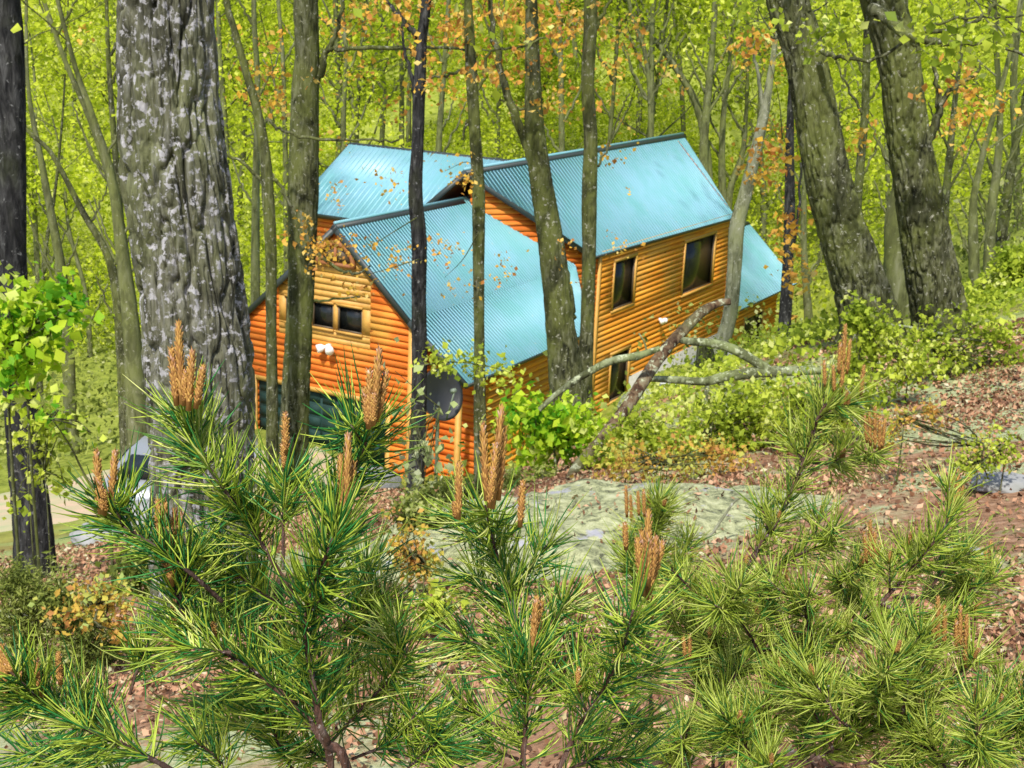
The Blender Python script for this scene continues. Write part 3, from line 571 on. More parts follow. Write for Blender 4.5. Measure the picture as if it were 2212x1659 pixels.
# --- left cross wing
s2 = .693; uR = -.873*kM; v2 = 9.288*kM; zr2 = zr+.016*kM; he2 = 1.998*kM; ue = uR-he2/s2
nR = np.cross(Bv, Av+s2*UP)
def onR(px, py): return hit(px, py, fm(uR, 0, zr2), nR)
pa, pb = onR(757, 308), onR(628, 453); ua, ub = mir(pa)[0], mir(pb)[0]
roof('roof', [pb, fm(ub, WM/2+.25, mir(pb)[2]), fm(ua, WM/2+.05, mir(pa)[2]), pa], Bv, .22)
mb_ = fm(2*ua-ub, mir(pb)[1], mir(pb)[2])
roof('roof', [mb_, fm(2*ua-ub, WM/2+.25, mir(pb)[2]), fm(ua, WM/2+.05, mir(pa)[2]+.003), pa+UP*.003], Bv, .22)
vl = mir(pb)[1]-.35; ul0, ul1 = ub+.35, 2*ua-ub-.35; zw = mir(pb)[2]+.2
logwall('wall', fm(ul0, WM/2, 0), Bv, -Av, GB, zw, lambda z: (0, vl-WM/2))
logwall('wall', fm(ul0, vl, 0), Av, Bv, GB, zr2-.2, lambda z: ((0, ul1-ul0) if z < zw else (min((z-zw)/s2, (ul1-ul0)/2-.01), max(ul1-ul0-(z-zw)/s2, (ul1-ul0)/2+.01))))
logwall('wall', fm(ul1, WM, 0), Bv, Av, GB, zw, lambda z: (0, vl-WM))
# --- garage gable
ug = -.682*kG; g0, g1, gr = 6.475*kG, 13.777*kG, 9.688*kG; zg = -7.326*kG; pg = .906; dt = -13.563*kG; ex, ez = 4.119*kG, -12.09*kG
nG = np.cross(AG, BG+pg*UP)
fr = hit(723, 484, fg(0, gr, zg), nG); uf = (fr-OG)@AG; ugb = 9.55
roof('roof', [fg(uf, g0, zg-pg*(gr-g0)), fg(ugb, g0, zg-pg*(gr-g0)), fg(ugb, gr, zg), fg(uf, gr, zg)], AG, .15, rib=(.026, .016))
gl = g1+.42
roof('roof', [fg(uf, gl, zg-pg*(gl-gr)), fg(6.2, gl, zg-pg*(gl-gr)), fg(6.2, gr, zg+.003), fg(uf, gr, zg+.003)], AG, .15, rib=(.026, .016))
z_g0 = zg-pg*(gr-g0); ush = 6.9
e1 = hit(1003, 831, fg(0, ex, ez), BG); 
roof('roof', [fg(uf, ex, ez), fg(ush, ex, ez), fg(ugb, g0, z_g0-.004), fg(uf, g0, z_g0-.004)], AG, .15, rib=(.026, .016))
rc = MB(); rc.tube([fg(uf, gr, zg+.03), fg(6.4, gr, zg+.03)], [.05, .05], 8); cb(rc, 'ridge_cap', 'roof')
print('shed end px', proj(fg(ush, ex, ez)), 'eave start', proj(fg(uf, ex, ez)))
def hg(px, py): v, z = hitG(px, py, ug); return g1-v, z        # t measured from the left corner
TG = -BG; OGl = fg(ug, g1, 0)
wa = [hg(676, 652), hg(721, 712)]; wb = [hg(731, 656), hg(783, 722)]
gw = [(min(a[0], b[0]), max(a[0], b[0]), min(a[1], b[1]), max(a[1], b[1])) for a, b in (wa, wb)]
z0w = (gw[0][2]+gw[1][2])/2; z1w = (gw[0][3]+gw[1][3])/2; gw = [(a, b, z0w, z1w) for a, b, c, d in gw]; wd = gw[1][1]-gw[1][0]
gw = [(gw[0][0]-.12-wd, gw[0][0]-.12, z0w, z1w)]+gw
print('garage windows', gw)
pt0, _ = hg(604, 700); pt1, _ = hg(802, 700); _, pz0 = hg(700, 738); 
def gext(z, a=g1, b=g0):
    lo = max(0, (g1-gr)-(zg-z)/pg+.05); hi = min(g1-g0, (g1-gr)+(zg-z)/pg-.05); return (lo, hi)
panel_top = zg-.75
door = (.35, hg(836, 900)[0], GB, dt)
ptop = lambda z: gext(z)
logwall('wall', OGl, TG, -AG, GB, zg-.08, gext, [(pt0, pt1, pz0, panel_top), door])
pm = MB(); f_ = lambda t, o_, z: OGl+TG*t-AG*o_+UP*z
# boarded panel round the gable windows
xs = [pt0, gw[0][0]-.0]; 
def boards(mb, t0, t1, z0, z1): 
    z = z0
    while z < z1-.01:
        zt = min(z+.18, z1); e0 = gext(zt); a, b = max(t0, e0[0]), min(t1, e0[1])
        if b-a > .03: mb.box(f_, (a, -.1, z), (b, .03, zt-.008))
        z += .18
boards(pm, pt0, pt1, pz0, z0w-.0); boards(pm, pt0, pt1, z1w, panel_top)
for a, b in ((pt0, gw[0][0]), (gw[0][1], gw[1][0]), (gw[1][1], gw[2][0]), (gw[2][1], pt1)):
    pm.box(f_, (a+.003, -.1, z0w), (b-.003, .034, z1w))
pw = cb(pm, 'gable_panel', 'trim')
for a, b, c, d in gw:
    w = MB(); w.box(f_, (a-.03, .036, d-.003), (b+.03, .075, d+.06)); w.box(f_, (a-.03, .036, c-.07), (b+.03, .09, c+.003)); w = cb(w, 'window', 'trim')
    g = MB(); g.box(f_, (a, -.08, c), (b, -.05, d)); cb(g, 'glass', 'glass', w)
    s = MB(); q = .04
    for (A_, B_, C_, D_) in ((a, b, d-q, d), (a, b, c, c+q), (a, a+q, c+q, d-q), (b-q, b, c+q, d-q)): s.box(f_, (A_+.001, -.048, C_+.001), (B_-.001, .02, D_-.001))
    cb(s, 'sash', 'frame', w)
# arched truss in the peak
tr = MB(); ac = gr; azc = zg-1.15; R_ = .62
ap = [fg(ug-.12, ac+R_*math.cos(a), azc+R_*math.sin(a)) for a in np.linspace(-.1, math.pi+.1, 15)]; tr.tube(ap, [.075]*15, 8)
tr.tube([fg(ug-.12, ac-R_*1.0, azc), fg(ug-.12, ac+R_*1.0, azc)], [.06, .06], 8); tr.tube([fg(ug-.12, ac, azc), fg(ug-.12, ac, azc+.5)], [.05, .05], 8); cb(tr, 'gable_truss', 'soffit')
rv = MB(); rv.box(f_, (g1-gr-.45, .052, azc+.08), (g1-gr+.45, .07, azc+.45)); cb(rv, 'louvre', 'frame')
# garage door with panels
gd = MB(); a, b = door[0], door[1]; zd = dt; gzb = float(gz(*OGl[:2]+TG[:2]*2))-.2; gd.box(f_, (a, -.12, gzb), (b, -.08, zd)); nrow = 4; ph = (zd-gzb-.2)/nrow
for i in range(nrow):
    for j in range(8):
        t0 = a+.06+(b-a-.06)/8*j; gd.box(f_, (t0, -.079, gzb+.2+ph*i+.04), (t0+(b-a)/8-.10, -.065, gzb+.2+ph*(i+1)-.04))
cb(gd, 'garage_door', 'garage_door')
dtm = MB(); dtm.box(f_, (a-.0, .0, zd), (b+.0, .07, zd+.14)); dtm.box(f_, (b-.003, .0, GB), (b+.14, .07, zd+.14)); dtm.box(f_, (a-.14, .0, GB), (a+.003, .07, zd+.14))
dtm.box(f_, (g1-g0-.12, .0, GB), (g1-g0+.03, .075, z_g0-.2)); cb(dtm, 'door_trim', 'trim')
logwall('wall', fg(ug, g1, 0), AG, BG, GB, zg-pg*(g1-gr), lambda z: (0, 6.8))
logwall('wall', fg(ug, g0, 0), AG, -BG, GB, z_g0-.1, lambda z: (0, 9.9))
# side wall under the lower roof
vs = ex+.42; q = hit(948, 960, fg(0, vs, 0), BG)-OG; us = max(.6, min(3.0, float(q@AG))); print('side wall starts', us)
logwall('wall', fg(us, vs, 0), AG, -BG, GB, ez+.15, lambda z: (0, 6.4-us), mat='siding_gold')
logwall('wall', fg(us, vs, 0), BG, -AG, GB, ez+.3, lambda z: (0, g0-vs))
_d = fg(10.0, g0-.15, 0)-fg(6.4, vs, 0); _l = np.linalg.norm(_d); _d = _d/_l; logwall('wall', fg(6.4, vs, 0), _d, np.cross(_d, UP), GB, ez+.2, lambda z: (0.02, _l-.1), mat='siding_gold')
sb = MB(); sb.box(fg, (us-.08, vs-.08, GB), (us+.06, vs+.0, ez+.1)); sb.box(fg, (uf+.25, vs-.02, GB), (uf+.39, vs+.12, ez+.2)); sb.box(fg, (us+.06, vs-.07, ez-.18), (6.3, vs-.0, ez+.12)); cb(sb, 'post', 'trim')
# --- right porch wing
e0 = hit(1587, 668, fm(0, -.1, 0), Bv)-OM; e1_ = hit(1722, 617, fm(0, -.1, 0), Bv)-OM; eu0, eu1, ezz = max(LM_+.02, e0@Av), e1_@Av, (e0[2]+e1_[2])/2
print('wing', e0@Av, e0[2], e1_@Av, e1_[2], 'L', LM_); s3 = .95
roof('roof', [fm(LM_+.17, -.1, ezz), fm(eu1, -.1, ezz), fm(eu1, WM/2, ezz+s3*(WM/2+.1)), fm(LM_+.17, WM/2, ezz+s3*(WM/2+.1))], Av, .3)
roof('roof', [fm(LM_+.17, WM+.1, ezz), fm(eu1, WM+.1, ezz), fm(eu1, WM/2, ezz+s3*(WM/2+.1)+.003), fm(LM_+.17, WM/2, ezz+s3*(WM/2+.1)+.003)], Av, .3)
wq = [hitM(1606, 690, .5), hitM(1640, 735, .5)]; wq = (min(wq[0][0], wq[1][0])-LM_, max(wq[0][0], wq[1][0])-LM_, min(wq[0][1], wq[1][1]), max(wq[0][1], wq[1][1]))
OE = fm(LM_, .5, 0); EL = eu1-LM_-1.2; print('wing window', wq, EL)
logwall('wall', OE, Av, -Bv, GB, ezz+.4, lambda z: (0.05, EL), [wq], mat='siding_gold'); window(OE, Av, -Bv, *wq, tw=.08)
logwall('wall', fm(LM_+EL, .5, 0), Bv, Av, GB, ezz+1.9, lambda z: (max(0, (z-ezz-.42)/s3), WM-1-max(0, (z-ezz-.42)/s3)))
pc = MB(); pc.box(fm, (eu1-.22, .02, GB), (eu1-.06, .18, ezz-.02)); pc.box(fm, (eu1-.22, 1.9, GB), (eu1-.06, 2.06, ezz+1.5)); cb(pc, 'post', 'trim')
dk = MB(); dz = -15.3; dk.box(fm, (LM_+EL+.15, .1, dz-.15), (eu1+1.3, WM, dz))
dk.box(fm, (eu1+1.2, .1, dz+.9), (eu1+1.3, WM, dz+1.0)); 
for i in range(7): dk.box(fm, (eu1+1.22, .15+i*.85, dz), (eu1+1.28, .21+i*.85, dz+.9))
for i in range(3): dk.box(fm, (eu1+1.1, .15+i*2.2, dz-3), (eu1+1.25, .30+i*2.2, dz-.15))
dk.box(fm, (eu1-.05, .1, dz+.9), (eu1+1.2, .2, dz+1.0)); cb(dk, 'deck', 'trim')
fd = MB(); gm = float(gz(*fm(LM_/2, 0, 0)[:2])); fd.box(fm, (3.0, -.10, GB), (LM_+.0, -.052, gm+.45)); cb(fd, 'foundation', 'concrete')
# wall lights
def walllight(p, nrm_, label, s=1.0):
    b = p; t = thing('wall_light', b, label, 'wall light'); mb = MB(); T_ = np.cross(nrm_, UP)
    mb.tube([b, b+nrm_*.10*s], [.07*s, .06*s], 12); mb.build('mount', M['white'], t, b)
    for sg in (-1, 1):
        m2 = MB(); a = b+nrm_*.08*s+T_*sg*.05*s; e = a+nrm_*.16*s+T_*sg*.13*s-UP*.05*s
        pr_ = smooth_line([a, a+(e-a)*.3, e], 7); m2.tube(pr_, [.03*s, .035*s, .05*s, .075*s, .095*s, .10*s, .10*s], 14); m2.build('lamp_head', M['white'], t, b, smooth=True)
q = hit(712, 748, fg(ug-.06, 0, 0), AG); walllight(q, -AG, 'white twin floodlight on the garage gable wall below the paired windows', 1.25)
q = hit(1424, 690, fm(0, -.06, 0), Bv); walllight(q, -Bv, 'small white light on the tall plain side wall', 1.0)
# satellite dish on a pole
D_ = 28.0; dc = P(955, 852, D_); b = gp(dc[0]-.08, dc[1]); t = thing('satellite_dish', b, 'dark grey round satellite dish on a pole at the cabin corner', 'satellite dish')
ax = np.array([.52, -.80, .42]); ax /= np.linalg.norm(ax); e1v = np.cross(ax, UP); e1v /= np.linalg.norm(e1v); e2v = np.cross(ax, e1v); V = []; nr, nt_ = 9, 40
for i in range(nr):
    r = .56*i/(nr-1)
    for j in range(nt_): a = 2*math.pi*j/nt_; V.append(dc+e1v*r*math.cos(a)*.95+e2v*r*math.sin(a)*1.08+ax*(-.16*(1-(r/.56)**2)))
V = np.array(V); V2 = V-ax*.02; q = [[i*nt_+j, i*nt_+(j+1) % nt_, (i+1)*nt_+(j+1) % nt_, (i+1)*nt_+j] for i in range(nr-1) for j in range(nt_)]; nV = nr*nt_
q2 = [[c+nV for c in reversed(f)] for f in q]; rim = [[(nr-1)*nt_+j, (nr-1)*nt_+(j+1) % nt_, nV+(nr-1)*nt_+(j+1) % nt_, nV+(nr-1)*nt_+j] for j in range(nt_)]
mb = MB(); mb.add(np.concatenate([V, V2]), q+q2+rim); mb.build('reflector', M['dish'], t, b, smooth=True)
mb = MB(); mb.tube([b-UP*.4, b+UP*(dc[2]-b[2]-.25), dc-ax*.18-UP*.1], [.04, .04, .04], 10); mb.build('pole', M['galv'], t, b)
mb = MB(); arm_e = dc+ax*.62-e2v*.1*0; lo = dc+e2v*(.56 if e2v[2] < 0 else -.56); mb.tube([lo, arm_e], [.018, .018], 6); mb.tube([arm_e, arm_e-ax*.14], [.05, .06], 10); mb.build('receiver_arm', M['galv'], t, b)
# white post by the drive
b = P(148, 953, 40); b = gp(b[0], b[1]); mb = MB(); mb.tube([b-UP*.3, b+UP*.62, b+UP*.66], [.085, .085, .06], 12); tag(mb.build('marker_post', M['white'], None, b), 'short white marker post beside the gravel drive at the far left', 'post')
# silver car, mostly hidden behind the oak
cp = P(398, 1090, 26); cp = gp(cp[0], cp[1]); ang = math.radians(82); ca_, sa_ = math.cos(ang), math.sin(ang)
def fc(x, y, z): return cp+np.array([x*ca_-y*sa_, x*sa_+y*ca_, z])
car = thing('parked_car', cp, 'silver car parked on the drive, mostly hidden behind the lichened oak', 'car')
prof = [(-2.2,.35),(-2.25,.75),(-2.1,1.0),(-1.75,1.08),(-1.0,1.42),(-.2,1.47),(.6,1.42),(1.25,1.12),(2.0,.98),(2.25,.75),(2.25,.35)]
V = []; 
for yy, sc_ in ((-.88, .96), (-.80, 1.0), (.80, 1.0), (.88, .96)):
    for (x_, z_) in prof: V.append(fc(x_*(.985 if sc_ < 1 else 1), yy*(1 if z_ < 1.1 else .86), .35+(z_-.35)*sc_))
n = len(prof); mb = MB(); q = [[k_*n+i, k_*n+(i+1) % n, (k_+1)*n+(i+1) % n, (k_+1)*n+i] for k_ in range(3) for i in range(n)]
mb.add(V, q, [[0, i, i+1] for i in range(1, n-1)]+[[3*n, 3*n+i+1, 3*n+i] for i in range(1, n-1)]); mb.build('body', M['carpaint'], car, cp, smooth=False)
mb = MB()
for sy in (-1, 1): mb.box8([fc(x_, sy*y_, z_) for (x_, y_, z_) in ((-1.55, .885, 1.13), (.95, .885, 1.13), (.95, .87, 1.135), (-1.55, .87, 1.135), (-.98, .79, 1.38), (.55, .79, 1.38), (.55, .77, 1.385), (-.98, .77, 1.385))])
mb.box8([fc(*c) for c in ((-1.83, -.66, 1.12), (-1.83, .66, 1.12), (-1.75, .66, 1.10), (-1.75, -.66, 1.10), (-1.18, -.6, 1.36), (-1.18, .6, 1.36), (-1.10, .6, 1.34), (-1.10, -.6, 1.34))]); mb.build('side_window', M['glass'], car, cp)
for x_ in (-1.45, 1.4):
    for sy in (-1, 1):
        mb = MB(); mb.tube([fc(x_, sy*.70, .33), fc(x_, sy*.92, .33)], [.33, .33], 20); w = mb.build('wheel', M['tyre'], car, cp, smooth=False)
        mb = MB(); mb.tube([fc(x_, sy*.915, .33), fc(x_, sy*.935, .33)], [.19, .17], 16); mb.build('rim', M['carpaint'], w, cp)
for sy in (-.6, .6): mb = MB(); mb.box(fc, (-2.27, sy-.14, .78), (-2.2, sy+.14, .92)); mb.build('tail_light', M['lampred'], car, cp)

# ------------------------------------------------------------------ rocks
def rock(name, label, c, size, mat, seed, rot=0, sink=.4, res=70, rough=.25, flat=1.0):
    th = np.linspace(0, math.pi, res); ph = np.arange(res*2)*math.pi/res; TH, PH = np.meshgrid(th, ph, indexing='ij')
    x, y, z = np.sin(TH)*np.cos(PH), np.sin(TH)*np.sin(PH), np.cos(TH)
    r = 1+rough*2*(fbm(x*1.6+seed, y*1.6, z*1.6, seed, 5)-.47)+.13*(fbm(x*5, y*5, z*5, seed+2, 5)-.45)-.05*np.clip(1-np.abs(2*vn(x*1.7+seed, y*1.7, z*1.7, seed+8)-1)*9, 0, 1)
    z = np.sign(z)*np.abs(z)**flat; cx, sx = math.cos(rot), math.sin(rot); X_, Y_, Z_ = x*r*size[0], y*r*size[1], z*r*size[2]
    V = np.stack([c[0]+X_*cx-Y_*sx, c[1]+X_*sx+Y_*cx, c[2]+Z_-sink*size[2]*0], -1).reshape(-1, 3); w = res*2
    i = np.arange(res-1)[:, None]; j = np.arange(w)[None]; q = np.stack([i*w+j, i*w+(j+1) % w, (i+1)*w+(j+1) % w, (i+1)*w+j], -1).reshape(-1, 4)[:, ::-1]
    b = np.array([c[0], c[1], c[2]-size[2]]); return tag(make(name, V, [q], mat, None, b, smooth=True), label, 'rock')
a = P(1450, 1170, 7.6); rock('boulder', 'broad flat boulder mottled with pale green lichen, below the fallen branches', a+np.array([-.1,-.1,-.44]), (1.95, 1.7, .60), M['rock'], 3, .25, res=150, rough=.32, flat=.85)
a = P(1275, 1240, 6.6); rock('boulder', 'grey lichened rock shelf at the lower left side of the broad flat boulder', a-UP*.28, (.62, .7, .36), M['rock'], 9, .3, res=60)
for (px, py, D, s, lab, mt, sd) in [(1412, 900, 33, (1.0, .9, .45), 'pale boulder at the foot of the tall side wall', 'rock', 5), (1560, 900, 30, (.8, .7, .4), 'mossy boulder right of the pale boulder by the side wall', 'grey_rock', 6),
    (325, 1078, 20, (.50, .4, .30), 'grey stone beside the drive, just left of the lichened oak', 'grey_rock', 7), (215, 1150, 18.5, (.42, .34, .20), 'low grey stone at the drive edge, right of the dark edge trunk', 'grey_rock', 8), (810, 1048, 32, (.7, .5, .42), 'rounded grey boulder in front of the garage door', 'grey_rock', 10),
    (2090, 1145, 5.9, (.10, .09, .05), 'small dark mossy stone on the brown leaf litter at the right', 'grey_rock', 12), (2170, 1062, 8.2, (.24, .16, .07), 'grey stone with pale streaks in the leaf litter at the right edge', 'grey_rock', 13)]:
    a = P(px, py, D); g_ = gp(a[0], a[1]); rock('boulder' if s[0] > .3 else 'stone', lab, g_+UP*s[2]*.35, s, M[mt], sd, res=36)
b = P(1448, 872, 36); b = gp(b[0], b[1]); mb = MB(); fb = lambda x, y, z: b+np.array([x, y, z])
mb.box(fb, (-.34, -.3, -.2), (.34, .3, .72)); mb.box(fb, (-.37, -.34, .722), (.37, .34, .78))
for i in range(5): mb.box(fb, (-.29, -.325, .10+i*.11), (.29, -.302, .16+i*.11))
tag(mb.build('utility_box', simple('pale grey enamel', (.48,.50,.48), .6), None, b), 'pale grey slatted box standing against the foot of the side wall', 'utility box')

# ------------------------------------------------------------------ fallen branches
def fallen(label, lines, D, mat='fallen', name='fallen_branch'):
    base = P(lines[0][0][0], lines[0][0][1], D); t = thing(name, base, label, 'branch')
    for i, ln in enumerate(lines):
        pts = [P(a[0], a[1], D+(a[3] if len(a) > 3 else 0)) for a in ln]; rad = [a[2]/F*D/2 for a in ln]; rows = max(30, int(len(ln)*22)); 
        V, q = trunkmesh(pts, rad, rows, 18, .10, 2.0, 70+i); mb = MB(); mb.add(V, q); e = V[-18:].mean(0); mb.add(np.r_[V[-18:], [e]], None, [[j, (j+1) % 18, 18] for j in range(18)]); mb.build('branch', M[mat], t, base, smooth=True)
fallen('thick fallen branch curving up from the bushes across the side wall', [[(1228,1038,20,-.4),(1250,1005,27,-.2),(1300,950,30,0),(1350,885,30,.3),(1392,820,31,.6),(1430,765,30,.9),(1475,715,29,1.2),(1520,672,25,1.4),(1555,655,20,1.5),(1578,652,17,1.5)], [(1440,760,18,.9),(1448,742,12,1.0),(1462,735,7,1.0)]], 12.5, 'fallen2')
fallen('thin dead branch crossing in front of the lower side window', [[(1165,885,11),(1210,845,13),(1265,808,16),(1320,780,17),(1380,768,18),(1425,752,12)], [(1380,720,4),(1392,740,4),(1398,766,5)]], 12.9)
fallen('long horizontal fallen branch with a forked arm, right of the thick curved one', [[(1404,818,14),(1450,820,18),(1520,824,20),(1560,816,26),(1620,806,28),(1700,802,24),(1780,800,20),(1870,806,15),(1950,812,10)],
    [(1672,808,24),(1630,780,22),(1590,757,22),(1545,742,20),(1500,738,18),(1468,734,14)], [(1555,822,20),(1590,846,16),(1625,872,13),(1660,905,9)], [(1528,826,12),(1526,850,10),(1524,880,7)]], 13.6)
fallen('bleached crooked dead branch lying on the flat boulder', [[(1435,1165,6),(1480,1160,8),(1530,1158,7),(1560,1120,7),(1585,1085,6),(1600,1075,4)]], 7.2, 'paletrunk')
fallen('thin dead stick arching over the ground left of the flat boulder', [[(1180,1060,5),(1230,1080,6),(1300,1092,5),(1350,1100,4)]], 9, 'paletrunk')
fallen('grey dead twig lying in the leaf litter near the right edge', [[(2110,1352,8),(2150,1368,8),(2190,1362,6),(2212,1380,5)], [(2150,1368,5),(2185,1410,6),(2225,1460,5)]], 4.4, 'paletrunk')
fallen('thin broken stick leaning through the brambles at right', [[(1900,700,6),(1960,706,7),(2040,722,7),(2140,740,6)]], 14, 'fallen')
fallen('dead stems lying across the brambles', [[(1800,850,3),(1900,970,5),(1925,1010,5)], [(1820,830,2),(1900,920,4),(1990,1000,3)]], 11, 'paletrunk')
fallen('grey fallen limb beyond the thick curved branch', [[(1376,880,14),(1400,915,18),(1440,925,18),(1500,912,18),(1540,900,16)], [(1440,870,12),(1470,895,12),(1530,890,10)]], 20, 'fallen')

# ------------------------------------------------------------------ shrubs and saplings
def shrub(label, stems, blobs, D, mat, size, n, name='shrub', cat='shrub', stemw=8, aspect=.75, sm='bark', group=None, spread=.7, cl=26):
    if cat in ('shrub', 'seedling'): size *= .62; n = int(n*1.9)
    b = P(stems[0][0][0], stems[0][0][1], D); g_ = gp(b[0], b[1]); base = np.array([b[0], b[1], min(b[2], g_[2]) if cat != 'branch' else b[2]]); t = thing(name, base, label, cat, group); mb = MB()
    for st_ in stems:
        pts = [P(a[0], a[1], D*(1+R.normal()*.01)) for a in st_]
        if cat != 'branch' and pts[0][2] > g_[2]: pts = [np.array([pts[0][0], pts[0][1], g_[2]-.1])]+pts
        s = smooth_line(pts, 18); mb.tube(s, np.linspace(stemw/F*D/2, stemw/F*D/8, 18), 6)
    tips = []
    cs = []
    for (x, y, rx, ry, w) in blobs:
        for q in range(max(2, int(w*cl))):
            c = P(x+R.normal()*rx*.5, y+R.normal()*ry*.5, D*(1+R.normal()*.5*rx/F*spread)); cs.append(c)
            if R.random() < .35 and cat != 'branch':
                a = P(*stems[R.integers(len(stems))][-1][:2], D); mb.tube(smooth_line([a+(c-a)*0, a+(c-a)*.5+R.normal(size=3)*.03, c], 6), np.linspace(.008, .003, 6), 4)
    mb.build('stem', M[sm], t, base); pt = cloud(cs, n, size*1.3); foliage('foliage', pt, size, M[mat], t, base, aspect=aspect, vary=vary_of(pt, 2.5/max(.3, size*10)))
    return t
shrub('bright green maple sapling leaves in front of the dark left edge trunk', [[(20,900),(40,780),(70,700)],[(20,900),(10,760)],[(60,820),(110,720),(150,660)]], [(80,650,80,24,1),(20,690,40,50,1),(30,780,46,50,1),(60,730,50,40,.8),(140,680,34,24,.5),(50,800,40,36,.5),(30,830,30,24,.3)], 9.5, 'bright', .085, 950, 'maple_sapling', 'sapling')
shrub('small sprays of pale green leaves low on the dark left edge trunk', [[(60,1010),(70,950)],[(100,1060),(95,1020)]], [(80,920,40,24,1),(120,930,24,14,.5),(110,1040,36,22,.7),(40,1090,16,20,.3),(60,960,30,20,.4)], 10.5, 'mid_leaf', .07, 330, 'maple_sapling', 'sapling', stemw=4)
shrub('thin bare sapling stem with a green tip beside the dark left edge trunk', [[(235,1120),(185,1030),(150,960),(112,905)]], [(112,903,12,6,.6),(190,925,10,14,.2)], 8, 'bright', .05, 60, 'sapling', 'sapling', stemw=9)
shrub('bushy olive-green juniper-like shrub in the lower left corner', [[(100,1420),(110,1330)],[(60,1420),(50,1320)],[(180,1420),(160,1340)]], [(40,1270,50,40,1),(130,1310,70,60,1.6),(50,1360,60,50,1.2),(200,1400,60,50,1),(130,1440,90,40,1)], 5.6, 'olive_leaf', .045, 6500, aspect=.3)
shrub('yellow and orange leafed seedlings among the lower left shrubs', [[(220,1380),(215,1310)]], [(220,1290,60,34,1),(250,1340,50,44,.7),(170,1310,60,40,.6)], 5.2, 'yellow', .045, 330, 'seedling', 'seedling', stemw=4)
shrub('olive shrub behind the big pine, right of the lichened oak base', [[(330,1350),(330,1250)]], [(300,1230,60,50,1),(350,1150,60,60,.5)], 7, 'olive_leaf', .06, 900)
shrub('vivid yellow-green leafy bush at the foot of the twin-stemmed trunk', [[(1200,1010),(1190,930),(1160,880)],[(1200,1010),(1230,940)],[(1190,1010),(1130,930)]], [(1140,885,60,30,.8),(1195,920,66,40,1.2),(1240,940,50,36,1),(1170,975,54,34,.7),(1250,900,40,20,.4)], 14, 'bright', .15, 800)
shrub('sparse pale green seedlings in front of the cabin corner by the dish', [[(912,1060),(905,980),(890,890)],[(912,1060),(935,940),(950,880)]], [(880,880,14,20,.2),(936,890,10,10,.25),(905,970,20,26,.5),(915,1015,24,26,.6),(862,800,22,30,.15)], 13, 'pale_leaf', .11, 110, 'maple_sapling', 'sapling', stemw=4)
shrub('yellow-green leafy twig hanging across the lower garage roof edge', [[(900,790),(980,782),(1070,795),(1130,815)]], [(950,780,50,7,.8),(1020,784,44,7,.6),(1095,812,26,10,.5),(1050,815,40,10,.25)], 17, 'mid_leaf', .085, 300, 'leafy_branch', 'branch', stemw=4)
